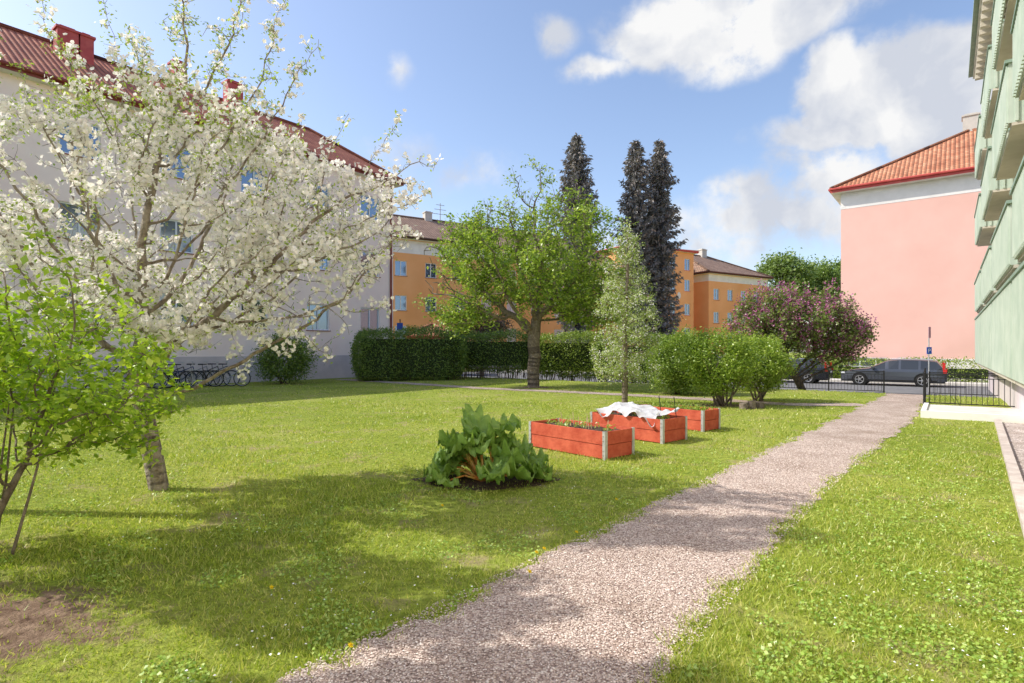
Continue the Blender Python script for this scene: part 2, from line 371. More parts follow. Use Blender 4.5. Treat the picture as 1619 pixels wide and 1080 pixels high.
V,Fc=blades(45000,16,33,.04,.0018); npobj('far_grass',V,Fc,m_grass,kind='stuff')
n=80000; y=2.0*(9/2.)**R.uniform(0,1,n); x=R.uniform(-1,1,n)*(1.1*y+.5)
cl=np.sin(x*3.3+1.2*np.sin(y*2.3))*np.sin(y*3.9+x)+.5*np.sin(x*8+y*3)
w=.794*x-.608*y
ok=(~inpath(x,y,.01))&(patchd(x,y)>1.0)&((cl>.35)|((w>-1)&(cl>-.1)))
x,y=x[ok],y[ok]; C=np.stack([x,y,R.uniform(.008,.045,len(x))],1)
V,Fc=leafgeo(C,.021,.8,1.2); m_clov=leafM('clover_leaves',(.18,.31,.045),(.35,.50,.08),(.48,.58,.16),trans=.3); npobj('clover',V,Fc,m_clov,kind='stuff')
n=2500; y=2.2*(16/2.2)**R.uniform(0,1,n); x=R.uniform(-1,1,n)*(y); ok=~inpath(x,y,.05)&(np.sin(x*1.9)*np.sin(y*1.3+1)>.1); x,y=x[ok],y[ok]
C=np.stack([x,y,np.full(len(x),.05)],1); V,Fc=leafgeo(C,.012,1,3); npobj('daisies',V,Fc,M('daisy_white',(.8,.8,.75)),kind='stuff')
n=34000; a=1.5*(11/1.5)**R.uniform(0,1,n); l,r=patht(a); w=l+(r-l)*R.uniform(-.06,1.06,n); 
k2=R.uniform(0,1,n)<.12; a=np.where(k2,R.uniform(4,15,n),a); w=np.where(k2,koff(a)+.13+R.uniform(0,1.1,n),w)
x=a*.608+w*.794; y=a*.794-w*.608
sz=R.uniform(.0025,.0070,n)*(1+y*.06); o=np.array([[1,0,0],[0,1,0],[-1,0,0],[0,-1,0],[0,0,.7],[0,0,-.7]],float)
rt=R.uniform(0,6.28,n); c_,s_=np.cos(rt),np.sin(rt); o2=o[None]*R.uniform(.6,1.2,(n,6,1))
ox=o2[...,0]*c_[:,None]-o2[...,1]*s_[:,None]; oy=o2[...,0]*s_[:,None]+o2[...,1]*c_[:,None]
V=np.stack([x[:,None]+ox*sz[:,None],y[:,None]+oy*sz[:,None],.009+o2[...,2]*sz[:,None]],2).reshape(-1,3)
fo=np.array([[0,1,4],[1,2,4],[2,3,4],[3,0,4]]); Fc=(np.arange(n)*6)[:,None,None]+fo[None]
m_peb,nt,b=nm('pebble_stone'); gg=nt.nodes.new('ShaderNodeNewGeometry'); rr=ramp(nt,gg.outputs['Random Per Island'],[(0,GC[0]),(.4,GC[1]),(.75,GC[2]),(1,GC[3])]); nt.links.new(rr.outputs[0],b.inputs['Base Color']); b.inputs['Roughness'].default_value=.8
npobj('loose_gravel',V,Fc.reshape(-1,3),m_peb,kind='stuff')
m_yel=M('dandelion_yellow',(.88,.68,.03)); m_stem=M('dandelion_stem',(.2,.32,.06))
V,Fc=leafgeo(np.zeros((46,3)),.016,.4,.6,dirs=nrm(R.normal(size=(46,3))+[0,0,.6])); dme=None
for i,(u,v) in enumerate([(555,1022),(849,874),(861,868),(838,905),(912,842),(556,700),(700,800),(975,790),(430,930)]):
    px,py,_=P(u,v,.05); r=root('dandelion',(px,py,0),'small yellow dandelion flower in the mown lawn','flower','dandelions in the lawn')
    if dme is None:
        f=npobj('flower_head',V+np.array([px,py,.055]),Fc,m_yel,parent=r); s=MB(); s.tube((px,py,0),(px,py,.055),.002,.002,5); st=s.obj('stem',m_stem,parent=r); dme=(f,st)
    else:
        for o_ in dme: c=o_.copy(); c.parent=r; COL.objects.link(c)

# ---------------------------------------------------------------- buildings
up=np.array([0,0,1.])
def building(nmz,label,cat,O,du,L,W,zb,ze,zr,wm,rm,tm,plinth,band,op,ins=(5,5),oh=.5,frame=None,fas=.22,mull=1,roof=True):
    du=np.array([du[0],du[1],0.]); du/=np.linalg.norm(du); dv=np.array([-du[1],du[0],0]); O=np.array([O[0],O[1],0.])
    r=root(nmz,(O[0],O[1],zb),label,cat); wb=MB()
    sides=[(O,du,L,-dv),(O+du*L,dv,W,du),(O+du*L+dv*W,-du,L,dv),(O+dv*W,-dv,W,-du)]
    for si,(o,d,ln,n) in enumerate(sides):
        ops=op.get(si,[]); us=sorted({0,ln}|{x for q in ops for x in q[:2]}); zs=sorted({zb,ze}|{x for q in ops for x in q[2:4]})
        for i in range(len(us)-1):
            for j in range(len(zs)-1):
                uc,zc=(us[i]+us[i+1])/2,(zs[j]+zs[j+1])/2
                if any(q[0]<uc<q[1] and q[2]<zc<q[3] for q in ops): continue
                wb.q([o+d*us[i]+up*zs[j],o+d*us[i+1]+up*zs[j],o+d*us[i+1]+up*zs[j+1],o+d*us[i]+up*zs[j+1]])
        for q in ops:
            a,b_=o+d*q[0],o+d*q[1]; ib=-n*.16
            for p0,p1 in (((a,q[2]),(b_,q[2])),((b_,q[2]),(b_,q[3])),((b_,q[3]),(a,q[3])),((a,q[3]),(a,q[2]))):
                A_=p0[0]+up*p0[1];B_=p1[0]+up*p1[1]; wb.q([A_,B_,B_+ib,A_+ib])
        if plinth: 
            e=.03; wb.ob(o-d*e+up*zb+n*.001,d*(ln+2*e),n*e,up*(plinth[0]-zb),1)
        if band: wb.ob(o-d*.012+up*band[0]+n*.001,d*(ln+.024),n*.012,up*(band[1]-band[0]),2)
    wb.obj('wall',[wm,plinth[1] if plinth else wm,band[2] if band else wm],parent=r)
    rb=MB(); c=[O-du*oh-dv*oh,O+du*(L+oh)-dv*oh,O+du*(L+oh)+dv*(W+oh),O-du*oh+dv*(W+oh)]; E=[p+up*(ze+fas) for p in c]
    def rf(pts,d):
        nn=np.cross(pts[1]-pts[0],pts[2]-pts[0]); nn/=np.linalg.norm(nn); v=np.cross(nn,d); rb.q(pts,0,[(float((p-pts[0])@d),float((p-pts[0])@v)) for p in pts])
    if roof:
        r0=O+du*ins[0]+dv*W/2+up*zr; r1=O+du*(L-ins[1])+dv*W/2+up*zr
        rf([E[0],E[1],r1,r0],du); rf([E[1],E[2],r1],dv); rf([E[2],E[3],r0,r1],-du); rf([E[3],E[0],r0],-dv)
        for p,q in ((r0,r1),(E[0],r0),(E[3],r0),(E[1],r1),(E[2],r1)): rb.tube(p+up*.03,q+up*.03,.12,.12,6,1)
    else:
        r0=O+du*L/2+dv*ins[0]+up*zr; r1=O+du*L/2+dv*(W-ins[1])+up*zr
        rf([E[0],E[1],r0],du); rf([E[1],E[2],r1,r0],dv); rf([E[2],E[3],r1],-du); rf([E[3],E[0],r0,r1],-dv)
        for p,q in ((r0,r1),(E[0],r0),(E[1],r0),(E[2],r1),(E[3],r1)): rb.tube(p+up*.03,q+up*.03,.12,.12,6,1)
    rb.q([c[k]+up*ze for k in (3,2,1,0)],3)
    for k in range(4):
        a,b_=c[k],c[(k+1)%4]; rb.q([a+up*ze,b_+up*ze,b_+up*(ze+fas),a+up*(ze+fas)],2)
        dd=(b_-a)/np.linalg.norm(b_-a); nn=np.array([dd[1],-dd[0],0]); rb.tube(a+nn*.07+up*(ze+fas-.04),b_+nn*.07+up*(ze+fas-.04),.075,.075,6,2)
    roofo=rb.obj('roof',[rm,rm,tm,m_wplast],parent=r); WL[roofo.name]=WL[r.name]
    if frame:
        for si,(o,d,ln,n) in enumerate(sides):
            for q in op.get(si,[]):
                u0,u1,z0,z1=q[:4]; bk=-n*.12; wn=MB(); a=o+d*u0+bk; wn.q([a+up*z0,a+d*(u1-u0)+up*z0,a+d*(u1-u0)+up*z1,a+up*z1])
                wo=wn.obj('window',m_glass,parent=r); fr=MB(); t=.07; w_=u1-u0; a2=a+n*.004
                fr.ob(a2+up*z0,d*w_,n*.04,up*t); fr.ob(a2+up*(z1-t),d*w_,n*.04,up*t); fr.ob(a2+up*(z0+t),d*t,n*.04,up*(z1-z0-2*t)); fr.ob(a2+d*(w_-t)+up*(z0+t),d*t,n*.04,up*(z1-z0-2*t))
                for k in range(mull): fr.ob(a2+d*(w_*(k+1)/(mull+1)-t/2)+up*(z0+t),d*t,n*.035,up*(z1-z0-2*t))
                fr.obj('frame',frame,parent=wo)
                sl=MB(); sl.ob(o+d*(u0-.05)-n*.1+up*(z0-.04),d*(w_+.1),n*.16,up*.035); sl.obj('sill',tm,parent=wo)
    return r,roofo,O,du,dv
def chimney(roof,c,du,w,d,z0,z1,mat):
    du=np.array([du[0],du[1],0.]);dv=np.array([-du[1],du[0],0]); s=MB(); o=np.array([c[0],c[1],z0])-du*w/2-dv*d/2
    s.ob(o,du*w,dv*d,(0,0,z1-z0)); s.ob(o-du*.06-dv*.06+[0,0,z1-z0],du*(w+.12),dv*(d+.12),(0,0,.1))
    s.ob(o+du*.1+dv*.1+[0,0,z1-z0+.1],du*(w-.2),dv*(d-.2),(0,0,.1)); s.obj('chimney',mat,parent=roof)
op=[]
L0=AB(-20,27)
for a in (20.9,17.5,14,10.5,7,3.5,0,-4,-8):
    for z0 in (2.6,5.85,9.1): op.append((a+20-.68,a+20+.68,z0,z0+1.4))
rL,roofL,O,du,dv=building('apartment_building','long lavender plastered apartment block with red tiled hip roof','building',L0,(.619,.785),42.6,10,0,11.5,15.3,m_lav,m_tileL,m_darktrim,(1.25,m_plinthL),None,{0:op},ins=(5,2.6),oh=.45,frame=m_frameB)
for u,w_,z1 in ((105,.75,15.4),(135,.5,15.4),(281,.55,15.75),(369,.8,15.75)):
    k=(u-810)/900; b_=30.7; d=b_/(-.785*k+.619); a=d*(.619*k+.785); p=AB(a,b_); chimney(roofL,p,(.619,.785),w_,.6,14,z1,m_chim)
s=MB(); p=AB(22.4,26.93); s.tube((p[0],p[1],.1),(p[0],p[1],11.4),.06); s.obj('downpipe',m_darktrim,parent=rL)
rP,roofP,O,du,dv=building('apartment_building','pink plastered apartment block end wall with orange tiled roof','building',D(1330,39),(.785,-.619),14,26,-.4,12.25,16.75,m_pink,m_tileP,m_redtrim,(1.0,m_wplast),(11.15,12.24,m_wplast),{},ins=(6,6),oh=.55,fas=.28,roof=False)
chimney(roofP,(O+du*7+dv*6.3)[:2],du,.9,1.0,16,17.7,m_chimG)
def opsgrid(L,sp,w,zs,h,st): 
    r=[]; u=st
    while u<L-w: 
        for z in zs: r.append((u,u+w,z,z+h))
        u+=sp
    return r
C=(.85,.527)
o1=D(628,54); o1=(o1[0]-C[0]*7,o1[1]-C[1]*7)
rO,rfO,O,du,dv=building('apartment_building','orange plastered apartment block with brown tiled roof and white frieze','building',o1,C,34,11,-.4,12.1,15.6,m_orange,m_tileO,M('brown_fascia',(.10,.06,.05)),(1.0,m_plinthL),(10.8,12.05,m_wplast),{0:opsgrid(34,3.1,1.2,(2.4,5.3,8.6),1.45,.6)},ins=(3,5),oh=.6,frame=m_frameW)
for t in (14,22): 
    p=O+du*t+dv*5.5; s=MB(); s.tube((p[0],p[1],15),(p[0],p[1],17.6),.05)
    for k,zz in enumerate((16.4,16.9,17.4)): s.tube(tuple(p[:2]-du[:2]*(.9-.2*k))+(zz,),tuple(p[:2]+du[:2]*(.9-.2*k))+(zz,),.03,.03,5)
    s.obj('antenna',m_galv,parent=rfO)
for t in (12.5,): chimney(rfO,(O+du*t+dv*5.5)[:2],du,.8,.7,15,16.3,m_chimG)
o2=D(1000,64); C2=(.86,.51)
rO2,rf2,O,du,dv=building('apartment_building','taller orange plastered block with oval wall medallion and dish aerial','building',o2,C2,9.9,9,-.4,13.2,14.3,m_orange,m_tileO,m_redtrim,(1.0,m_plinthL),None,{0:opsgrid(9.9,2.45,.95,(2.8,5.7,8.6,11.1),1.4,1.0)},ins=(4,4),oh=.4,frame=m_frameW)
s=MB(); p=O+du*7.4-dv*.03+up*8.0; n_=18
ring=[p+du*.28*math.cos(2*math.pi*k/n_)+up*.42*math.sin(2*math.pi*k/n_) for k in range(n_)]; s.q(ring)
for k in range(n_): s.q([ring[k],ring[(k+1)%n_],ring[(k+1)%n_]+dv*.03,ring[k]+dv*.03])
s.obj('medallion',m_white,parent=rO2)
s=MB(); p=O+du*7.6+dv*4; s.tube(p+up*13.6,p+up*15.3,.06); n=14
cc=p+up*15.6; dr=nrm(np.array([-.5,-.75,.45])); a_=nrm(np.cross(dr,up)); b_=np.cross(dr,a_)
for ri in range(4):
    r0_,r1_=ri*.2,(ri+1)*.2
    for k in range(n):
        t0,t1=2*math.pi*k/n,2*math.pi*(k+1)/n
        f=lambda r_,t: cc+a_*math.cos(t)*r_+b_*math.sin(t)*r_+dr*(r_*r_*.35)
        s.q([f(r0_,t0),f(r1_,t0),f(r1_,t1),f(r0_,t1)])
s.tube(cc,cc+dr*.5,.03); s.obj('satellite_dish',M('dish_grey',(.2,.2,.22)),parent=rf2)
chimney(rf2,(O+du*9+dv*4.5)[:2],du,.9,.8,13.6,15.0,m_chimG)
o3=D(1121,70.5)
rO3,rf3,O,du,dv=building('apartment_building','low orange block with brown hip roof and white frieze','building',o3,C2,11.5,10,-.4,11.0,14.2,m_orange,m_tileO,M('brown_fascia2',(.12,.05,.04)),(1.0,m_plinthL),(10.1,10.95,m_wplast),{0:opsgrid(11.5,2.6,1.0,(2.0,4.9,7.8),1.4,.9)},ins=(1,6),oh=.5,frame=m_frameW)
chimney(rf3,(O+du*4.6+dv*5)[:2],du,.9,.8,13.6,15.0,m_chimG)
building('garage_building','low plastered outbuilding with orange tiled hip roof','building',D(648,42),(1,.05),3.0,4,-.3,2.35,3.5,m_wplast,m_tileP,m_redtrim,None,None,{0:[(.6,2.2,-.2,2.0)]},ins=(1.4,1.4),oh=.3,frame=m_white)

rG=root('balcony_building',G(31,2.3),'cream apartment block with pale green sheet balconies','building')
da=np.array(G(1,0)); dw=np.array(G(0,1)); s=MB()
s.ob(G(-12,1.9,-.1),da*43,dw*10.4,(0,0,13.3)); s.ob(G(-12,1.87,-.1),da*43,dw*.028,(0,0,1.1),1)
for z in (2.95,5.8,8.65,11.5): s.ob(G(-12,1.84,z-.08),da*43,dw*.06,(0,0,.16),2)
s.ob(G(8,1.35,-.1),da*23,dw*.5,(0,0,1.02),1)
s.obj('wall',[m_cream,m_plinthL,m_white],parent=rG)
s=MB(); s.ob(G(-12.5,.85,13.2),da*44,dw*11.9,(0,0,.28)); s.ob(G(-12.5,.70,13.3),da*44,dw*.148,(0,0,.16),1)
for k in range(72): s.ob(G(-12+k*.6,.90,12.86),da*.22,dw*.98,(0,0,.335),2)
s.ob(G(-12.2,1.6,12.4),da*43.4,dw*.29,(0,0,.45),0)
s.q([G(-12.5,.85,13.485),G(31.5,.85,13.485),G(31.5,7,16.5),G(-12.5,7,16.5)],3); s.q([G(-12.5,12.7,13.485),G(31.5,12.7,13.485),G(31.5,7,16.5),G(-12.5,7,16.5)],3)
s.q([G(31.5,.85,13.485),G(31.5,12.7,13.485),G(31.5,7,16.5)],2)
s.obj('roof',[m_white,m_greend,m_soff,m_redtrim],parent=rG)
def ribbed(s,a0,a1,w0,w1,z0,z1,rib=.16):
    t=.02
    s.ob(G(a0,w0,z0),da*(a1-a0),dw*t,(0,0,z1-z0)); s.ob(G(a1-t,w0+t,z0),da*t,dw*(w1-w0-t),(0,0,z1-z0)); s.ob(G(a0,w0+t,z0),da*t,dw*(w1-w0-t),(0,0,z1-z0))
    a=a0+.05
    while a<a1-.06: s.ob(G(a,w0-.035,z0+.02),da*.06,dw*.034,(0,0,z1-z0-.04)); a+=rib
    w=w0+.1
    while w<w1-.05: s.ob(G(a1+.001,w,z0+.02),da*.03,dw*.05,(0,0,z1-z0-.04)); s.ob(G(a0-.031,w,z0+.02),da*.03,dw*.05,(0,0,z1-z0-.04)); w+=rib
    s.ob(G(a0-.05,w0-.06,z1),da*(a1-a0+.10),dw*.11,(0,0,.06),1)
    s.ob(G(a1-.05,w0+.05,z1),da*.10,dw*(w1-w0-.06),(0,0,.06),1); s.ob(G(a0-.05,w0+.05,z1),da*.10,dw*(w1-w0-.06),(0,0,.06),1)
for k in range(4):
    a0=8.2+6.0*k; s=MB()
    ribbed(s,a0,a0+5.8,.97,1.85,1.0,2.85); s.ob(G(a0+.03,1.0,.92),da*5.74,dw*.84,(0,0,.10),2)
    s.obj('balcony',[m_greenp,m_greend,m_soff],parent=rG)
    for fl,z in enumerate((3.25,6.1,8.95)):
        s=MB(); b0=a0+(.7 if fl else .3); a1=b0+4.6+(.6 if not fl else 0)
        s.ob(G(b0,1.0,z-.12),da*(a1-b0),dw*.83,(0,0,.06),2); ribbed(s,b0,a1,.95,1.83,z-.06,z+1.12)
        s.obj('balcony',[m_greenp,m_greend,m_soff],parent=rG)
        s=MB(); s.ob(G(b0+1.2,1.82,z+.1),da*1.6,dw*.025,(0,0,2.1)); d_=s.obj('window',m_glass,parent=rG)
        s=MB(); 
        for aa in (1.14,1.96,2.78): s.ob(G(b0+aa,1.79,z+.05),da*.08,dw*.028,(0,0,2.2))
        s.ob(G(b0+1.14,1.785,z+2.25),da*1.72,dw*.032,(0,0,.08)); s.obj('frame',m_white,parent=d_)

# ---------------------------------------------------------------- trees
def maketree(name,label,cat,base,pos,par,rad,barkmat,k=6,thin=.004):
    r=root(name,base,label,cat); V,Fc=segs(pos,par,rad,k,sel=rad>=thin); V2,F2=segs(pos,par,rad,3,sel=rad<thin); 
    npobj('trunk',np.concatenate([V,V2]),np.concatenate([Fc,F2+len(V)]) if len(V2) else Fc,barkmat,parent=r,smooth=True); return r
def densify(trunk,n=6):
    o=[]
    for p,q in zip(trunk[:-1],trunk[1:]):
        for t in np.linspace(0,1,n,endpoint=False): o.append(tuple(np.array(p)*(1-t)+np.array(q)*t))
    o.append(trunk[-1]); return o
d0=6.35
tr=densify([(-3.93,d0,-.03),(-4.0,d0,.35),(-4.1,d0+.02,.75),(-4.22,d0+.05,1.15),(-4.2,d0+.05,1.45)],4)
att=[ellpts(560,D(340,6.5,2.95),(1.8,1.5,1.25)),ellpts(300,D(90,6.3,3.1),(1.4,1.2,1.25)),ellpts(170,D(310,6.5,4.1),(1.35,1,.65)),ellpts(300,D(450,6.3,2.4),(1.3,1.0,.85)),ellpts(150,D(550,6.6,3.0),(.95,.8,.65)),ellpts(220,D(230,6.2,1.95),(1.4,1.1,.5))]
tipl=[(205,0,230,140),(232,20,250,170),(268,-30,270,120),(300,15,300,120),(335,60,330,160),(385,30,350,170),(372,0,360,140),(462,30,400,190),(425,90,400,210),(490,190,430,260),(505,90,440,220),(565,170,500,270),(640,190,560,300),(655,250,580,320),(700,255,590,330),(695,300,590,350),(10,40,60,180),(70,70,100,200),(120,50,150,180),(170,90,180,200),(645,380,540,400),(600,440,500,430),(620,330,540,370),(520,590,470,500),(460,580,430,500),(380,590,360,500),(560,520,500,460),(300,560,300,480),(-40,100,20,220),(600,500,520,460),(250,-60,260,60),(150,-20,170,110),(440,-10,400,120),(400,-40,380,60),(320,-40,310,60),(40,-20,80,110),(350,20,340,130),(280,60,280,160),(470,110,430,220),(535,220,480,290)]
for u,v,u0,v0 in tipl: att.append(linepts(D(u0,6.4,Zv(v0,6.4)),D(u,6.4+R.uniform(-.5,.5),Zv(v,6.4)),10))
att=np.concatenate(att)
pos,par,rad,ch=colonize(tr,att,.11,1.3,.145,120,up=.14,jit=.16,r0=.003,maxr=.10,pw=2.1)
nb0=len(pos); sel=(rad<.016)&(pos[:,2]>1.25)
tn=np.nonzero(sel)[0]; body=sel&(pos[:,2]<4.3)&(pos[:,0]<-1.7)
cm_=clump(pos,2.6,.7)
pos,par,rad,nw=addtwigs(pos,par,rad,body&(cm_>-.5),2,.17,.0022,.5,3)
selp=np.zeros(len(pos),bool); selp[tn]=True; wh=selp.copy(); wh[:nb0]&=~body; 
pos,par,rad,nw2=addtwigs(pos,par,rad,wh,2,.08,.002,.5,1)
rA=maketree('apple_tree','flowering apple tree with white blossom and pale leaning trunk','tree',(-3.93,d0,0),pos,par,rad,m_barkL,6)
tw=np.concatenate([pos[tn],pos[nw],pos[nw2]])
top=np.clip((tw[:,2]-4.3)/1.3,0,1)
pr=R.uniform(0,1,len(tw))<(.40-.14*top)*np.clip(1+.7*clump(tw,4.5,.2),.2,1.7); cc=tw[pr]; C=np.concatenate([cc+R.normal(size=cc.shape)*.030+[0,0,.02] for k in range(6)])
nf=nrm(R.normal(size=C.shape)+[-.5,-.3,.7]); a_=nrm(np.cross(nf,R.normal(size=C.shape))); b_=np.cross(nf,a_); Vs=[]
for k in range(5):
    t=2*math.pi*k/5; d=a_*math.cos(t)+b_*math.sin(t); s_=np.cross(nf,d); Lp=R.uniform(.021,.031,len(C))[:,None]
    Vs.append(np.stack([C,C+d*Lp*.6+s_*Lp*.5+nf*Lp*.2,C+d*Lp+nf*Lp*.25,C+d*Lp*.6-s_*Lp*.5+nf*Lp*.2],1))
V=np.stack(Vs,1).reshape(-1,3)
m_blos=leafM('white_apple_blossom',(.91,.89,.86),(.95,.94,.92),(.91,.84,.83),trans=.35,gloss=0,tint=(1.03,1.02,1.0))
npobj('blossom',V,np.arange(len(V)).reshape(-1,4),m_blos,parent=rA)
lt=tw[R.uniform(0,1,len(tw))<.8]; lt=lt+R.normal(size=lt.shape)*.035; lt2=tw[tw[:,2]>3.9]; lt=np.concatenate([lt,np.repeat(lt2,3,0)+R.normal(size=(len(lt2)*3,3))*.03])
V,Fc=leafgeo(lt,.042,.5,.4); m_apl=leafM('apple_leaves',(.22,.33,.05),(.37,.48,.08),(.52,.58,.15),trans=.4); npobj('crown',V,Fc,m_apl,parent=rA)
# shrub
base=np.array([-3.95,4.25,0])
att=[ellpts(380,(-3.85,4.4,1.5),(1.0,.9,.85)),ellpts(130,(-3.3,4.45,1.2),(.70,.6,.5)),ellpts(110,(-4.1,4.35,.8),(.8,.7,.4)),ellpts(110,(-4.4,4.3,1.1),(.7,.7,.8)),linepts((-3.1,4.5,1.1),(-2.6,4.45,1.0),6),linepts((-3.1,4.5,1.0),(-2.75,4.35,.8),5),linepts((-3.7,4.4,2.0),(-3.6,4.3,2.45),6),linepts((-3.95,4.4,2.0),(-4.0,4.3,2.5),6),linepts((-3.0,4.4,1.3),(-2.7,4.35,1.6),6),linepts((-3.2,4.4,1.7),(-3.0,4.35,2.1),6)]
pos,par,rad,ch=colonize(densify([tuple(base),(-3.9,4.27,.25),(-3.82,4.3,.45)],3),np.concatenate(att),.085,.9,.14,90,up=.1,jit=.2,r0=.003,maxr=.03)
cm_=clump(pos,4.2,1.5)
pos,par,rad,nw=addtwigs(pos,par,rad,(rad<.012)&(cm_>-.6),2,.17,.002,.3,3)
rS=maketree('garden_shrub','leafy bright green shrub with thin arching stems','shrub',tuple(base),pos,par,rad,m_bark,5)
s=MB()
for k in range(6):
    q=base+np.array([R.uniform(-.2,.25),R.uniform(-.25,.25),0]); m_=q+[R.uniform(-.1,.2),0,.55]; e=m_+[R.uniform(-.2,.25),R.uniform(-.2,.2),.6]; s.tube(q,m_,.012,.009,6); s.tube(m_,e,.009,.005,6)
s.obj('stem',m_bark,parent=rS)
tw=np.concatenate([pos[nw],pos[:len(cm_)][(rad[:len(cm_)]<.006)&(cm_>-.9)]]); lt=np.repeat(tw,3,0)+R.normal(size=(len(tw)*3,3))*.035
V,Fc=leafgeo(lt,.064,.6,.9,droop=.3); m_shr=leafM('bright_shrub_leaves',(.22,.37,.03),(.38,.54,.045),(.58,.68,.10),trans=.42,gloss=.05); npobj('crown',V,Fc,m_shr,parent=rS)
# big tree
bx,by=P(844,612)[:2]
att=[ellpts(620,(bx-.5,by,5.1),(4.1,3.3,2.5)),ellpts(170,(bx+.3,by,6.9),(2.8,2.2,1.2)),ellpts(230,(bx-2.8,by,3.7),(1.9,1.8,1.5)),ellpts(230,(bx+2.5,by,4.1),(1.9,1.8,1.9))]
for u,v,u0,v0 in ((845,255,850,340),(870,260,865,340),(805,290,810,350),(905,290,890,350),(770,310,780,370),(935,310,920,370),(735,345,750,400),(690,385,730,430),(985,340,940,390),(960,320,930,370),(860,270,855,333),(825,275,830,340),(670,440,720,450),(990,420,940,440),(700,520,740,480),(960,520,930,480)): att.append(linepts(D(u0,by,Zv(v0,by)),D(u,by,Zv(v,by)),8))
pos,par,rad,ch=colonize(densify([(bx,by,-.1),(bx-.02,by,.7),(bx+.05,by,1.3),(bx,by,1.7)],4),np.concatenate(att),.27,2.6,.37,90,up=.08,jit=.22,r0=.012,maxr=.26)
cm_=clump(pos,1.3,.3)
sel=(rad<.05)&(pos[:,2]>1.8)&(R.uniform(0,1,len(pos))<np.clip(1.35-.18*(pos[:,2]-2.8),.18,1)*np.clip(.75+.65*cm_,.1,1))
pos,par,rad,nw=addtwigs(pos,par,rad,sel,3,.5,.007,.15,3)
bare=np.zeros(len(pos),bool); bare[:len(sel)]=(rad[:len(sel)]<.03)&(pos[:len(sel),2]>6.0)
pos,par,rad,nwb=addtwigs(pos,par,rad,bare,2,.45,.007,.8,2)
rB=maketree('broadleaf_tree','broad green pear tree with sparse twiggy top and sturdy trunk','tree',(bx,by,0),pos,par,rad,m_bark,7,.011)
tw=pos[nw]; lt=np.repeat(tw,6,0)+R.normal(size=(len(tw)*6,3))*.11
lt=np.concatenate([lt,pos[nwb]+R.normal(size=(len(nwb),3))*.08])
V,Fc=leafgeo(lt,.13,.62,.8,droop=.5); m_big=leafM('pear_leaves',(.16,.27,.035),(.31,.43,.06),(.50,.58,.13),trans=.4); npobj('crown',V,Fc,m_big,parent=rB)
# small tree
sx,sy=P(988,640)[:2]
att=[]
for k in range(560):
    t=R.uniform(0,1); z=.65+4.4*t; rr=(1.0*math.sin(math.pi*min(1,(t*.8+.17)))**.6)*(1-.66*t)*1.18+.08; a=R.uniform(0,6.28); q=rr*math.sqrt(R.uniform(0,1)); att.append((sx+q*math.cos(a)+.05,sy+q*math.sin(a),z))
for k in range(18):
    a=R.uniform(0,6.28); z=R.uniform(1.2,4.3); q=1.15*(1-.15*z); att+=list(linepts((sx+.5*math.cos(a),sy+.5*math.sin(a),z-.2),(sx+q*math.cos(a),sy+q*math.sin(a),z+.45),4))
pos,par,rad,ch=colonize(densify([(sx,sy,0),(sx+.02,sy,1.0),(sx,sy,2.2),(sx+.08,sy,3.6),(sx+.1,sy,4.6)],6),att,.13,1.0,.19,50,up=.25,jit=.15,r0=.005,maxr=.085)
sel=(rad<.02)&(pos[:,2]>.65)&(clump(pos,3.1)>-.9)
pos,par,rad,nw=addtwigs(pos,par,rad,sel,2,.24,.003,.7,3)
rT=maketree('young_fruit_tree','slim young fruit tree with pale blossom and upright branches','tree',(sx,sy,0),pos,par,rad,m_bark,6,.0045)
tw=pos[nw]; lt=np.repeat(tw,5,0)+R.normal(size=(len(tw)*5,3))*.055
V,Fc=leafgeo(lt,.060,.5,.5); m_yng=leafM('grey_green_leaves',(.22,.32,.07),(.37,.46,.12),(.54,.6,.25)); npobj('crown',V,Fc,m_yng,parent=rT)
lt=np.repeat(tw[::3],4,0)+R.normal(size=(len(tw[::3])*4,3))*.05; V,Fc=leafgeo(lt,.042,.9,.5); npobj('blossom',V,Fc,m_blos,parent=rT)
def stemshrub(name,label,cat,b,nst,crownz,rx,ry,rz,leafmat,ls,nl,barkm,lean=.5,cx=0,cy=0,sr=.03,zmin=.15,sig=.13):
    z0=float(hgt(b[0],b[1])); r=root(name,(b[0],b[1],z0),label,cat); s=MB()
    for k in range(nst):
        q=np.array([b[0]+R.uniform(-.22,.22),b[1]+R.uniform(-.16,.16),z0]); e=np.array([b[0]+cx+R.uniform(-.8,.8)*rx*lean*1.3,b[1]+cy+R.uniform(-.8,.8)*ry*lean*1.3,crownz-rz*.35+R.uniform(-.1,.3)]); m_=(q+e)/2+np.array([R.normal()*.06,R.normal()*.06,.05])
        s.tube(q,m_,sr,sr*.8,6); s.tube(m_,e,sr*.8,sr*.5,6)
        for j in range(6):
            f=m_+(e-m_)*R.uniform(0.3,1); t=f+np.array([R.normal()*.3*rx,R.normal()*.3*ry,R.uniform(.1,.6)*rz]); s.tube(f,t,sr*.4,sr*.15,5)
    s.obj('trunk',barkm,parent=r,smooth=True)
    ncl=150; cen=ellpts(ncl,(b[0]+cx,b[1]+cy,crownz),(rx*.86,ry*.86,rz*.86),.6)
    pts=np.concatenate([c_+R.normal(size=(nl//ncl,3))*np.array([rx,ry,rz])*sig for c_ in cen]); pts=pts[pts[:,2]>z0+zmin]
    V,Fc=leafgeo(pts,ls,.6,.8); npobj('crown',V,Fc,leafmat,parent=r); return r
m_bush=leafM('bush_leaves',(.19,.30,.04),(.32,.44,.065),(.47,.56,.12),trans=.38)
m_dbush=leafM('clipped_bush_leaves',(.14,.23,.035),(.25,.36,.055),(.37,.46,.09),trans=.3)
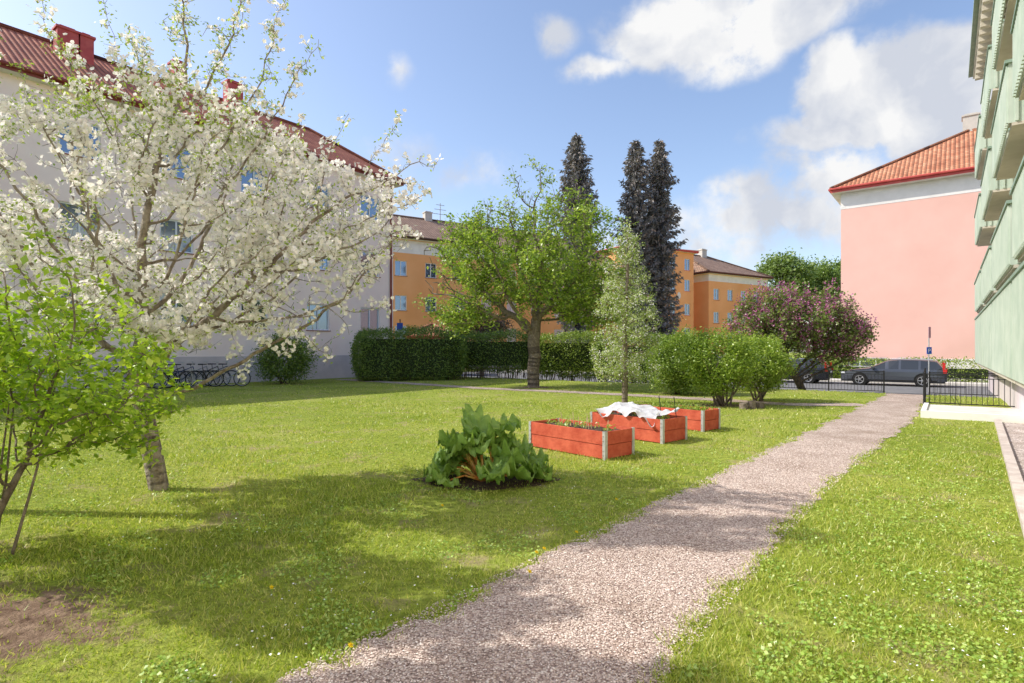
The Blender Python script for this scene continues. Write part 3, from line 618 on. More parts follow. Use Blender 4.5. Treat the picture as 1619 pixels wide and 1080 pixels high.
b=P(1140,641); stemshrub('multi_stem_shrub','rounded light green shrub on many bare stems','shrub',b,13,1.20,1.12,1.0,1.0,m_bush,.065,22000,m_bark,.5,-.08,zmin=.3,sig=.115)
b=P(1195,634); stemshrub('multi_stem_shrub','rounded light green shrub on bare stems beside gravel path','shrub',b,10,1.12,1.08,1.0,.95,m_bush,.065,19000,m_bark,.5,.06,zmin=.3,sig=.115)
b=P(1092,628); stemshrub('rounded_bush','dense clipped rounded green bush','shrub',(b[0],b[1]+1.2),8,1.05,1.3,1.1,1.3,m_dbush,.07,26000,m_barkD,.5,zmin=.05,sig=.11)
s=MB(); q=P(1192,647); 
for k in range(3): s.tube((q[0]-.25+k*.25,q[1]+.1*k,0),(q[0]-.27+k*.26,q[1]+.1*k,.16+.05*(k%2)),.12,.10,9)
s.obj('tree_stump',m_bark,label='low cut tree stumps beside a shrub',category='stump',loc=(q[0],q[1],0))
# lilac
lb=D(1272,24.2); z0=float(hgt(lb[0],lb[1]))
att=[ellpts(400,(lb[0]-.25,lb[1],2.65),(2.8,1.9,1.45)),ellpts(200,(lb[0]+1.6,lb[1],2.1),(1.3,1.3,1.1)),ellpts(180,(lb[0]-1.8,lb[1],2.7),(1.4,1.3,1.4))]
pos,par,rad,ch=colonize(densify([(lb[0],lb[1],z0),(lb[0]-.3,lb[1],.3),(lb[0]-.75,lb[1],.9),(lb[0]-.8,lb[1],1.2)],4),np.concatenate(att),.25,2.2,.35,70,up=.02,jit=.2,r0=.01,maxr=.15)
pos,par,rad,nw=addtwigs(pos,par,rad,(rad<.05)&(pos[:,2]>.8),3,.40,.005,.4,3)
rLi=maketree('lilac_tree','purple flowering lilac tree with leaning trunk by the fence','tree',(lb[0],lb[1],z0),pos,par,rad,m_barkD,6,.009)
tw=pos[nw]; lt=np.repeat(tw,5,0)+R.normal(size=(len(tw)*5,3))*.13
V,Fc=leafgeo(lt,.115,.65,.7); m_lil=leafM('lilac_leaves',(.13,.20,.05),(.23,.30,.08),(.32,.38,.12)); npobj('crown',V,Fc,m_lil,parent=rLi)
tips=nw[-len(nw)//3:]; ot=pos[tips]; ot=ot[(R.uniform(0,1,len(ot))<.68)]; lt=(np.repeat(ot,18,0)+R.normal(size=(len(ot)*18,3))*np.array([.06,.06,.12])+np.array([0,-.03,.12])); V,Fc=leafgeo(lt,.068,.9,.4); m_lb=leafM('purple_lilac_blossom',(.34,.07,.20),(.50,.17,.34),(.64,.34,.50),trans=.25,gloss=0,tint=(1,1,1)); npobj('blossom',V,Fc,m_lb,parent=rLi)
# spruces
m_spr=leafM('grey_spruce_needles',(.14,.145,.145),(.25,.24,.24),(.38,.32,.28),trans=.1,gloss=.03)
def spruce(u,v,d,Rb,zb):
    ht=Zv(v,d); x=D(u,d)[0]; r=root('spruce_tree',(x,d,-.38),'tall slender blue-grey spruce tree','tree','tall spruces behind the garden')
    s=MB(); s.tube((x,d,-.38),(x,d,ht),.22,.02,8); s.obj('trunk',m_barkD,parent=r)
    C=[];Dr=[]; z=zb
    while z<ht-.05:
        dz=ht-z; rr=Rb*(1-math.exp(-dz/2.6))*(.8+.4*R.uniform())+.07; nb=int(7+3*min(1,dz/3)); a0=R.uniform(0,6.28)
        for k in range(nb):
            a=a0+6.283*k/nb+R.normal()*.25; L=rr*R.uniform(.55,1.25); m=int(7+14*L)
            q=np.linspace(.08,1,max(4,m)); pts=np.stack([x+np.cos(a)*q*L,d+np.sin(a)*q*L,z-.30*L*q+.30*L*q**3],1); C.append(np.repeat(pts,3,0)+R.normal(size=(len(pts)*3,3))*.07); Dr.append(np.repeat(np.array([[np.cos(a),np.sin(a),-.4]]),len(pts)*3,0))
        z+=.44
    C=np.concatenate(C);Dr=np.concatenate(Dr); V,Fc=leafgeo(C,.31,.38,.2,dirs=Dr,droop=.4); npobj('crown',V,Fc,m_spr,parent=r)
spruce(912,210,45,1.4,2.5); spruce(1006,220,45,1.3,2.5); spruce(1043,224,46,1.4,2)
def masstree(name,label,x,y,z0,zc,r3,mat,ls,n,trunkr=.25,grp=None,ncl=60,sg=.14,nbr=24):
    r=root(name,(x,y,z0),label,'tree',grp); s=MB(); s.tube((x,y,z0),(x,y,zc-r3[2]*.3),trunkr,trunkr*.6,8)
    cen=ellpts(ncl,(x,y,zc),(r3[0]*.85,r3[1]*.85,r3[2]*.85),.3)
    for c_ in cen[:nbr]: s.tube((x,y,zc-r3[2]*.6),tuple(c_),trunkr*.3,.012,5)
    s.obj('trunk',m_barkD,parent=r)
    pts=np.concatenate([c_+R.normal(size=(n//ncl,3))*np.array(r3)*sg for c_ in cen]); V,Fc=leafgeo(pts,ls,.6,.7); npobj('crown',V,Fc,mat,parent=r)
m_far=leafM('distant_tree_leaves',(.12,.19,.04),(.21,.30,.08),(.29,.37,.12),trans=.3)
for u,vt,d,w in ((1245,398,80,4.0),(1290,412,84,3.6),(1330,415,88,4.2),(1385,425,90,4)):
    x=D(u,d)[0]; zt=Zv(vt,d); masstree('broadleaf_tree','leafy green street tree beyond the buildings',x,d,-.38,zt-4,(w,w,4.2),m_far,.4,9000,grp='distant street trees')
m_pur=leafM('dark_copper_leaves',(.08,.05,.045),(.15,.09,.07),(.15,.18,.06),trans=.2)
x=D(762,36)[0]; masstree('broadleaf_tree','dark leaved low tree with several trunks behind the hedge',x,36,-.2,3.0,(1.9,1.6,1.6),m_pur,.12,9000,.12)
# further garden trees along the lawn edge, whose dappled shade falls on lawn and path
for (x,y,zc,r3,n,nc) in ((-4.6,2.75,4.35,(1.15,.6,.95),4200,60),(-6.0,5.55,6.6,(1.5,.75,1.2),3600,62),(-5.5,3.9,4.4,(1.2,.75,1.0),3300,56)):
    masstree('garden_tree','leafy green garden tree standing in the lawn',x,y,0,zc,r3,m_bush,.10,n,.10,'garden trees along the lawn edge',ncl=nc,sg=.085,nbr=50)

def hedge(label,p0,p1,th,zt,zb,mat,ls,n,name='hedge',stems=True):
    p0=np.array(p0[:2]);p1=np.array(p1[:2]); L=np.linalg.norm(p1-p0); d=(p1-p0)/L; nn=np.array([d[1],-d[0]]); c=(p0+p1)/2; gz=float(hgt(c[0],c[1]))
    r=root(name,(c[0],c[1],gz),label,'hedge')
    q=R.uniform(-1,1,(n,3)); ax=R.integers(0,3,n); q[np.arange(n),ax]=np.sign(q[np.arange(n),ax]); pn=(np.abs(q)**np.array([4.5,2.5,2.8])).sum(1); pn=np.maximum(pn,1)
    q=q/np.stack([pn**(1/4.5),pn**(1/2.5),pn**(1/2.8)],1)
    u=q[:,0]*L/2; k=1+.14*np.sin(u*2.3+q[:,2]*2)+.08*np.sin(u*5.1+1)+.05*np.sin(q[:,2]*7+u*3)
    v=q[:,1]*th/2*k; zz=gz+(zb+zt)/2+q[:,2]*(zt-zb)/2*(1+.07*np.sin(u*1.7)+.04*np.sin(u*5.3+2))
    C=np.stack([c[0]+d[0]*u+nn[0]*v,c[1]+d[1]*u+nn[1]*v,zz],1)+R.normal(size=(n,3))*.08; V,Fc=leafgeo(C,ls,.6,.5); npobj('foliage',V,Fc,mat,parent=r)
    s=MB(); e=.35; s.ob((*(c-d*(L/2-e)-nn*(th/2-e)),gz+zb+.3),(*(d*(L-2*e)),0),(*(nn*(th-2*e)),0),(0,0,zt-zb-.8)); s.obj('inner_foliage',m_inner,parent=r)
    if stems:
        s=MB()
        for k in range(int(L*11)):
            q=c+d*R.uniform(-.48,.48)*L+nn*R.uniform(-.35,.35)*th; t=q+R.normal(size=2)*.14; s.tube((*q,gz),(*t,gz+zb+.5),.018,.01,5)
        s.obj('stem',m_barkD,parent=r)
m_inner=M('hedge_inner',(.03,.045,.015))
m_hdg=leafM('hedge_leaves',(.09,.16,.03),(.18,.27,.045),(.28,.37,.08),trans=.25)
m_hdy=leafM('yellow_green_hedge_leaves',(.15,.24,.035),(.27,.36,.055),(.38,.44,.10),trans=.3)  # lighter yellow-green leaf colour, shared by two of the hedges
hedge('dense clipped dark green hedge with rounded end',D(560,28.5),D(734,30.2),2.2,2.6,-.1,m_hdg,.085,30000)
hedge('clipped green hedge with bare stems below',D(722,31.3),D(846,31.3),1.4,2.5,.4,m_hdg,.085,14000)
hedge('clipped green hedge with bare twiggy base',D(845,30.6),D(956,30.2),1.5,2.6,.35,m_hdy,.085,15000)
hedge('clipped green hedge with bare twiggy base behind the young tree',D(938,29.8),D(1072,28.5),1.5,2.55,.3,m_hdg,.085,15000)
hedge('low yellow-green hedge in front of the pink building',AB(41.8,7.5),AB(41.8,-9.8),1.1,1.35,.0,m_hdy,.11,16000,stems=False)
b=D(450,26.0); stemshrub('evergreen_bush','dark evergreen bush against the building wall','shrub',b,6,1.15,1.55,.9,1.15,m_hdg,.1,9000,m_barkD,zmin=.03)

# ---------------------------------------------------------------- rhubarb
rb_=root('rhubarb_plant',(-.3,6.8,0),'large rhubarb plant with crinkled leaves and red stalks in soil','plant')
m_rh,nt,b=nm('rhubarb_leaf'); n=noise(nt,7,4); rr=ramp(nt,n.outputs['Fac'],[(.3,(.16,.30,.05)),(.7,(.32,.47,.11))]); nt.links.new(rr.outputs[0],b.inputs['Base Color']); b.inputs['Roughness'].default_value=.38; b.inputs['Specular IOR Level'].default_value=.4
n2=noise(nt,24,4); bp=nt.nodes.new('ShaderNodeBump'); bp.inputs['Strength'].default_value=.8; bp.inputs['Distance'].default_value=.02; nt.links.new(n2.outputs['Fac'],bp.inputs['Height']); nt.links.new(bp.outputs[0],b.inputs['Normal'])
tl=nt.nodes.new('ShaderNodeBsdfTranslucent'); tl.inputs[0].default_value=(.40,.60,.08,1); mx=nt.nodes.new('ShaderNodeMixShader'); mx.inputs[0].default_value=.30; nt.links.new(b.outputs[0],mx.inputs[1]); nt.links.new(tl.outputs[0],mx.inputs[2]); nt.links.new(mx.outputs[0],nt.nodes['Material Output'].inputs['Surface'])
m_rst=M('rhubarb_stalk',(.58,.17,.04),(.50,.38,.08),9,.4,spec=.5)
NL=38
for k in range(NL):
    tier=0 if k<9 else (1 if k<21 else 2)
    a=k*2.4+R.normal()*.25
    reach,hz,L,pit=[(R.uniform(.08,.28),R.uniform(.36,.60),R.uniform(.24,.33),R.uniform(.2,1.3)),(R.uniform(.26,.45),R.uniform(.22,.42),R.uniform(.26,.34),R.uniform(-.1,.8)),(R.uniform(.45,.66),R.uniform(.08,.22),R.uniform(.25,.34),R.uniform(-.2,.5))][tier]
    Wd=L*1.08; ctr=np.array([-.3,6.8,0])
    dr=np.array([math.cos(a),math.sin(a)*.7,0]); dr/=np.linalg.norm(dr); tw_=R.uniform(-.5,.5); o=ctr+dr*.06; e=ctr+dr*reach*np.array([1,.8,1])+np.array([0,0,hz])
    dr=np.array([dr[0]*math.cos(tw_)-dr[1]*math.sin(tw_),dr[0]*math.sin(tw_)+dr[1]*math.cos(tw_),0]); sd=np.array([-dr[1],dr[0],0])
    mid=(o+e)/2+np.array([0,0,.06]); s=MB(); NS=20;NT=18; ph=R.uniform(0,6,4); roll=R.uniform(-.7,.7); bend=R.uniform(.1,.7)
    for i in range(NS+1):
        t=i/NS; t2=t; 
        el_=math.sqrt(max(0,1-((t2-.40)/.60)**2)) if t2>.4 else math.sqrt(max(0,1-((t2-.4)/.46)**2))
        wd=Wd*.52*el_*(1+.10*math.sin(t*16+ph[3]))+.004
        for j in range(NT+1):
            q=j/NT*2-1; rf_=.06*math.sin(t*18+ph[0]+(2 if q>0 else 0))*abs(q)**2+.022*math.sin(q*8+t*9+ph[1])+.013*math.sin(q*17-t*21+ph[2])
            back=-.22*abs(q)*max(0,1-t*2.2)
            p=e+dr*(L*(t+back-.25))+sd*(q*wd)+up*(pit*L*t-bend*L*t*t+rf_+.18*L*abs(q)-.02+roll*q*wd)
            p=p if p[2]>.03 else np.array([p[0],p[1],.03+.3*abs(rf_)]); s.v.append(tuple(p))
    for i in range(NS):
        for j in range(NT): q=i*(NT+1)+j; s.f.append((q,q+1,q+NT+2,q+NT+1)); s.m.append(0)
    s.obj('leaf',m_rh,parent=rb_,smooth=True)
    s=MB(); e2=e-dr*L*.25; s.tube(o,mid,.013,.011,7); s.tube(mid,e2+np.array([0,0,-.02]),.011,.007,7); s.obj('stalk',m_rst,parent=rb_,smooth=True)

# ---------------------------------------------------------------- raised beds
m_fl=leafM('white_garden_fleece',(.70,.71,.74),(.74,.75,.78),trans=.35,gloss=0,tint=(1,1,1))
def bed(corner,lx,ly,label,fleece=False,dens=60):
    ex=np.array([-.66,.75,0.]); ey=np.array([.75,.66,0.]); c=np.array([corner[0],corner[1],0.]); ex/=np.linalg.norm(ex); ey/=np.linalg.norm(ey)
    r=root('raised_bed',tuple(c+ex*lx/2+ey*ly/2),label,'planter','red pallet collar beds in the lawn'); t=.022
    for lev in range(2):
        z=.012+lev*.198; h=.190
        for (o,d,l,n) in ((c,ex,lx,-ey),(c+ey*ly,ex,lx,ey),(c,ey,ly,-ex),(c+ex*lx,ey,ly,ex)):
            s=MB(); o2=o-n*t if lev==0 else o-n*(t-.006)
            s.ob(o2+d*.03+up*z,d*(l-.06),n*t,up*h); s.obj('plank',m_redpl,parent=r,bevel=.004)
    for (o,sx_,sy_) in ((c,1,1),(c+ex*lx,-1,1),(c+ey*ly,1,-1),(c+ex*lx+ey*ly,-1,-1)):
        s=MB(); s.ob(o-ex*sx_*.012-ey*sy_*.012,ex*sx_*.05,ey*sy_*.010,up*.405); s.ob(o-ex*sx_*.012-ey*sy_*.001,ex*sx_*.010,ey*sy_*.045,up*.405)
        for zz in (.07,.13,.27,.34): s.box(tuple(o-ey*sy_*.014+ex*sx_*.025+up*zz),(.012,.012,.012))
        s.obj('corner_bracket',m_galv,parent=r)
    nx,ny=26,16; V=[]; Fc=[]
    for i in range(nx+1):
        for j in range(ny+1):
            p=c+ex*(t+(lx-2*t)*i/nx)+ey*(t+(ly-2*t)*j/ny); V.append((p[0],p[1],.35+R.normal()*.012))
    for i in range(nx):
        for j in range(ny): q=i*(ny+1)+j; Fc.append((q,q+1,q+ny+2,q+ny+1))
    npobj('soil',V,Fc,m_dsoil,parent=r)
    if dens:
        C=c+ex*R.uniform(.1,lx-.1,(dens,1))+ey*R.uniform(.1,ly-.1,(dens,1)); C=np.repeat(C,9,0)+R.normal(size=(dens*9,3))*.02; C[:,2]=.36+np.abs(R.normal(size=len(C)))*.045
        V,Fc=leafgeo(C,.05,.4,.3); o_=npobj('seedlings',V,Fc,m_bush,parent=r); o_['kind']='stuff'
    if fleece:
        nx,ny=110,64; x_=np.linspace(0,1,nx+1); y_=np.linspace(0,1,ny+1); X,Y=np.meshgrid(x_,y_,indexing='ij'); Zz=np.zeros_like(X)
        for k in range(30):
            th=R.uniform(0,math.pi); f=R.uniform(1.5,10); ph=R.uniform(0,6.28); s0=(X*1.6*math.cos(th)+Y*math.sin(th))*f+ph+1.2*np.sin(X*R.uniform(2,7)+Y*R.uniform(2,7)); Zz+=(1-np.abs(np.sin(s0)))**1.5*.085/f**.55*R.uniform(.3,1)
        Zz-=Zz.min(); Zz/=Zz.max(); heap=np.exp(-((X-.72)/.18)**2)*.07+np.exp(-((X-.25)/.2)**2)*.03
        Zz=.405+.16*Zz+heap*np.sin(np.pi*np.clip(Y,0,1))**.7
        ragged=.08+.08*np.sin(X*7+1)+.05*np.sin(X*17)
        hang=np.clip((ragged-Y)/.10,0,1); Zz=Zz*(1-hang)+hang*(.36-.08*np.sin(X*9+2)-.04*np.sin(X*31))
        wv_=.05*np.sin(Y*7)+.03*np.sin(Y*19+1); outw=-.035-.03*hang
        px=c[0]+ex[0]*(.10+(lx*.84)*X+wv_)+ey[0]*(outw+(ly+.02)*Y+.03*np.sin(X*19)*Y); py=c[1]+ex[1]*(.10+(lx*.84)*X+wv_)+ey[1]*(outw+(ly+.02)*Y+.03*np.sin(X*19)*Y)
        V=np.stack([px,py,Zz],2).reshape(-1,3); Fc=[]
        for i in range(nx):
            for j in range(ny): q=i*(ny+1)+j; Fc.append((q,q+1,q+ny+2,q+ny+1))
        npobj('fleece_cover',V,Fc,m_fl,parent=r,smooth=True)
    return r,c,ex,ey
b1,c,ex,ey=bed(P(957,728),1.55,.66,'red painted pallet collar bed with seedlings and stakes',dens=26)
for k in range(10):
    s=MB(); p=c+ex*R.uniform(.1,1.4)+ey*R.uniform(.08,.58); s.tube(p+[0,0,.33],p+np.array([R.normal()*.02,R.normal()*.02,.36+R.uniform(.08,.26)]),.006,.005,5); s.obj('stake',m_wood,parent=b1)
b2,c,ex,ey=bed(P(1048,702),1.55,.72,'red pallet collar bed partly covered with white fleece',True,20)
for k in range(2):
    s=MB(); p=c+ex*(.05+.3*k)+ey*.5; s.tube(p+[0,0,.33],p+np.array([-.05,0,.75]),.007,.007,5); s.obj('stake',m_black,parent=b2)
b3,c,ex,ey=bed(P(1112,683),1.5,.62,'red pallet collar bed with young green plants',False,130)

# ---------------------------------------------------------------- fences
def fence(name,label,p0,p1,h=.85,post=1.8,bar=.11,group='black metal garden fences'):
    p0=np.array(p0[:2]);p1=np.array(p1[:2]); L=np.linalg.norm(p1-p0); d=(p1-p0)/L; s=MB(); c=(p0+p1)/2
    def pt(t,z): q=p0+d*t; return (q[0],q[1],float(hgt(q[0],q[1]))+z)
    n=max(1,int(round(L/post)))
    for i in range(n+1): t=L*i/n; s.tube(pt(t,0),pt(t,h+.04),.024,.024,8)
    for i in range(n):
        for z in (h,.12): s.tube(pt(L*i/n,z),pt(L*(i+1)/n,z),.014,.014,6)
        s.tube(pt(L*i/n,h-.1),pt(L*(i+1)/n,h-.1),.010,.010,6)
    t=bar
    while t<L: s.tube(pt(t,.12),pt(t,h-.1),.007,.007,5,cap=False); t+=bar
    return s.obj(name,m_black,label=label,category='fence',loc=(c[0],c[1],float(hgt(c[0],c[1]))),group=group)
fa=25.2
def fpt(u):
    k=(u-810)/900; y=fa/(.619*k+.785); return (k*y,y)
fence('metal_fence','low black metal railing with thin bars along the street',fpt(1160),fpt(1398))
fence('metal_fence','low black metal railing with thin bars near the balconies',fpt(1470),fpt(1600))
fence('metal_fence','black metal railing beside the entrance landing',G(19.2,-.5),G(19.2,1.6),.9)
fence('metal_fence','short black railing along the path edge',G(19.3,-.52),G(23.5,-.6),.9,1.4)
fence('metal_fence','black metal fence below the clipped hedge',D(735,33),D(845,33),.95)
fence('metal_fence','black metal fence below the twiggy hedge',D(858,32),D(1050,31),.95)

# ---------------------------------------------------------------- cars
m_carglass=M('car_glass',(.03,.035,.04),None,rough=.08,spec=.8)
m_tyre=M('tyre_rubber',(.02,.02,.02),None,rough=.8); m_rim=M('alloy_rim',(.55,.55,.56),None,rough=.3,metal=.7)
m_red=M('tail_light_red',(.6,.02,.02),None,rough=.2,spec=.6); m_hl=M('headlight_glass',(.7,.72,.75),None,rough=.1,spec=.7); m_plate=M('plate_white',(.75,.75,.75)); m_arch=M('arch_dark',(.01,.01,.01))
def car(label,x,y,rot,col,metal=.5):
    r=root('parked_car',(x,y,-.372),label,'car','cars parked along the street',rot=rot)
    cm=M('car_paint',col,None,rough=.25,metal=metal,spec=.6)
    st=[(2.36,.56,.62),(2.32,.66,.76),(2.1,.76,.85),(1.6,.86,.90),(1.05,.95,.91),(.95,.975,.91),(.25,1.33,.91),(.1,1.37,.91),(-.35,1.43,.91),(-.45,1.435,.91),(-1.2,1.42,.91),(-1.3,1.415,.91),(-1.85,1.36,.90),(-1.98,1.33,.9),(-2.2,1.05,.88),(-2.30,.93,.86),(-2.37,.72,.82),(-2.39,.5,.78)]
    body=MB();gl=MB(); rows=[]
    for X,zt,hw in st:
        wb=min(.90,zt-.02); top=zt; g=max(0,min(1,(zt-.93)/.42)); hr=hw*(1-.27*g)
        bt=.2 if X>-2.3 else .28
        half=[(hw*.88,bt),(hw*.985,.3),(hw,.52 if zt>.6 else zt*.8),(hw*.985,min(.76,zt-.05)),(hw*.95,wb),(hr,top-.05 if g>0 else wb+.008),(hr*.7,top),(0,top+.015)]
        rows.append([(X,yy,zz) for yy,zz in half]+[(X,-yy,zz) for yy,zz in half[::-1][1:]])
    n=len(rows[0])
    for i in range(len(rows)-1):
        xm=(rows[i][0][0]+rows[i+1][0][0])/2
        for j in range(n-1):
            jj=min(j,n-2-j); q=[rows[i][j],rows[i][j+1],rows[i+1][j+1],rows[i+1][j]]
            side=jj==4; topf=jj>=5
            isg=(side and -1.98<xm<.95 and not(-.45<xm<-.35) and not(-1.3<xm<-1.2) and not (.1<xm<.25)) or (topf and .25<xm<.95) or (topf and -2.2<xm<-1.98) or (side and -2.1<xm<-1.98)
            (gl if isg else body).q(q)
    body.q(rows[0]); body.q(rows[-1][::-1]); body.q([(2.3,.7,.2),(2.3,-.7,.2),(-2.3,-.7,.2),(-2.3,.7,.2)])
    for sy in (1,-1):
        for wx in (1.42,-1.38): body.tube((wx,sy*.55,.34),(wx,sy*.917,.34),.37,.37,24,1)
        body.box((0.8,sy*.98,.98),(.12,.16,.12)); body.tube((.0,sy*.655,1.43),(-1.8,sy*.64,1.40),.016,.016,6,2)
        body.ob((-2.0,sy*.915,.27),(4.0,0,0),(0,sy*.012,0),(0,0,.06),1)
    body.obj('body',[cm,m_arch,m_rim],parent=r,local=True); gl.obj('car_window',m_carglass,parent=r,local=True)
    for sy in (1,-1):
        for wx in (1.42,-1.38):
            w=MB(); w.torus((0,0,0),.255,.072,n=28,k=8); o=w.obj('wheel',m_tyre,parent=r,local=True,smooth=True); o.location=(wx,sy*.86,.32)
            rm=MB(); rm.tube((0,sy*.0,0),(0,sy*.07,0),.05,.05,10)
            for k in range(5): t=2*math.pi*k/5; rm.tube((0,sy*.065,0),(.2*math.cos(t),sy*.06,.2*math.sin(t)),.03,.02,5)
            rm.torus((0,sy*.055,0),.205,.018,n=24,k=5); rm.obj('rim',m_rim,parent=o,local=True)
        s=MB(); s.ob((2.12,.58 if sy>0 else -.84,.60),(.19,0,0),(0,.26,0),(0,0,.11)); s.obj('headlight',m_hl,parent=r,local=True,bevel=.02)
        s=MB(); s.ob((-2.385,.72 if sy>0 else -.87,.72),(.16,0,0),(0,.15,0),(0,0,.2)); s.ob((-2.3,.76 if sy>0 else -.83,.92),(.09,0,0),(0,.07,0),(0,0,.3)); s.obj('tail_light',m_red,parent=r,local=True)
    s=MB(); s.ob((-2.41,-.26,.62),(.02,0,0),(0,.52,0),(0,0,.11)); s.ob((2.365,-.26,.40),(.02,0,0),(0,.52,0),(0,0,.11)); s.obj('number_plate',m_plate,parent=r,local=True)
    return r
ra=math.atan2(.619,-.785)
def cpos(u,d): p=D(u,d); return p[0],p[1]
x,y=cpos(1411,31.0); car('dark grey estate car with silver roof rails',x,y,ra,(.10,.11,.13))
x,y=cpos(1243,34.2); car('black estate car parked behind the fence',x,y,ra,(.03,.032,.04))
x,y=cpos(1352,37.5); car('silver hatchback parked along the far side',x,y,ra,(.5,.5,.52),.3)
x,y=cpos(1420,35.6); car('white car parked along the far kerb',x,y,ra,(.6,.6,.6),0.)
px,py=D(1469,26.0)[:2]; gz=float(hgt(px,py)); r=root('parking_sign',(px,py,gz),'blue parking sign and slim red-white plate on a grey pole','sign')
s=MB(); s.tube((px,py,gz),(px,py,2.6),.025,.025,8); s.obj('pole',m_galv,parent=r)
m_sblue=M('sign_blue',(.03,.11,.5),None,rough=.4)
s=MB(); s.box((px-.02,py-.05,1.52),(.22,.02,.32)); s.obj('blue_plate',m_sblue,parent=r)
s=MB(); s.box((px,py-.05,2.35),(.10,.02,.5)); s.obj('slim_plate',M('sign_pink',(.5,.25,.28),None,rough=.5),parent=r)
cu=bpy.data.curves.new('letter','FONT'); cu.body='P'; cu.size=.26; cu.align_x='CENTER'; cu.extrude=.002
to=bpy.data.objects.new('letter',cu); COL.objects.link(to); bpy.context.view_layer.update()
me=bpy.data.meshes.new_from_object(to.evaluated_get(bpy.context.evaluated_depsgraph_get())); bpy.data.objects.remove(to)
lo=bpy.data.objects.new('sign_letter',me); COL.objects.link(lo); lo.parent=r; lo.location=(-.02,-.065,1.43-gz); lo.rotation_euler=(math.pi/2,0,0); me.materials.clear(); me.materials.append(m_plate)
px,py=D(633,38)[:2]; r=root('street_sign',(px,py,0),'small blue sign on a slim dark pole beside the hedge','sign')
s=MB(); s.tube((px,py,-.1),(px,py,3.6),.035,.035,8); s.obj('post',m_black,parent=r)
s=MB(); s.box((px,py-.06,3.1),(.4,.02,.5)); s.obj('blue_plate',m_sblue,parent=r)

# ---------------------------------------------------------------- bicycles
m_bf=M('bike_frame_black',(.02,.02,.022),None,rough=.3,spec=.6); m_bfb=M('bike_frame_blue',(.03,.06,.15),None,rough=.3,spec=.6); m_bfr=M('bike_frame_silver',(.3,.3,.32),None,rough=.3,metal=.5)
def bike(p,rot,fm,label):
    r=root('bicycle',p,label,'bicycle','bicycles parked by the building',rot=rot)
    for wx in (.53,-.53):
        w=MB(); w.torus((0,0,0),.325,.02,n=30,k=6); o=w.obj('wheel',m_tyre,parent=r,local=True,smooth=True); o.location=(wx,0,.345)
        s=MB(); s.torus((0,0,0),.302,.010,n=28,k=4); s.tube((0,-.04,0),(0,.04,0),.022,.022,8)
        for k in range(16): t=2*math.pi*k/16; s.tube((0,0,0),(.3*math.cos(t),0,.3*math.sin(t)),.0022,.0022,3,cap=False)
        s.obj('rim',m_rim,parent=o,local=True)
        s=MB(); prev=None
        for k in range(12):
            t=math.radians(10+k*14); q=(wx+.365*math.cos(t),0,.345+.365*math.sin(t))
            if prev: s.ob((prev[0],-.025,prev[2]),(q[0]-prev[0],0,q[2]-prev[2]),(0,.05,0),(0,0,.004))
            prev=q
        s.obj('mudguard',fm,parent=r,local=True)
    s=MB(); bb=(-.08,0,.30); st_=(-.22,0,.80); hd=(.36,0,.86); hb=(.40,0,.66); f=(.53,0,.345); rr_=(-.53,0,.345)
    for a,b_,q in ((bb,st_,.018),(bb,hb,.02),((-.19,0,.62),hd,.017),(hd,hb,.02),(hb,f,.014)): s.tube(a,b_,q,q,8)
    for sy in (-.05,.05): s.tube((-.08,sy*.5,.3),(rr_[0],sy,rr_[2]),.010,.010,6); s.tube((-.2,sy*.5,.68),(rr_[0],sy,rr_[2]),.009,.009,6)
    s.torus((-.08,-.05,.30),.09,.008,n=18,k=4); s.tube((-.08,-.05,.3),(.02,-.07,.17),.01,.01,5); s.tube((-.08,.05,.3),(-.18,.07,.43),.01,.01,5)
    s.obj('frame',fm,parent=r,local=True)
    s=MB(); s.tube(st_,(-.235,0,.93),.013,.013,6); s.ob((-.38,-.09,.93),(.16,.0,0),(0,.18,0),(0,0,.05)); s.ob((-.22,-.045,.935),(.15,0,0),(0,.09,0),(0,0,.04)); s.obj('saddle',m_black,parent=r,local=True,bevel=.015)
    s=MB(); s.tube(hd,(.34,0,1.0),.013,.013,6); s.path([(.24,-.28,1.05),(.34,-.2,1.05),(.37,0,1.01),(.34,.2,1.05),(.24,.28,1.05)],.012); s.obj('handlebar',m_galv,parent=r,local=True)
    if fm is not m_bfb:
        s=MB(); s.box((-.58,0,.74),(.36,.13,.02)); s.tube((-.72,.05,.74),(-.53,.05,.36),.006,.006,5); s.tube((-.72,-.05,.74),(-.53,-.05,.36),.006,.006,5); s.obj('luggage_rack',m_galv,parent=r,local=True)
for k,(u,d) in enumerate(((228,23.0),(243,23.2),(258,23.5),(275,23.1),(290,23.5),(312,24.0),(330,23.8),(345,24.2),(362,24.1),(60,22.0),(80,22.2),(100,22.3),(125,22.4))):
    p=D(u,d); bike((p[0],p[1],0),math.radians(R.uniform(5,60)),(m_bf,m_bfb,m_bfr)[k%3],('black city bicycle with rear rack parked at the wall','dark blue bicycle parked at the wall','silver grey bicycle with rear rack parked at the wall')[k%3])

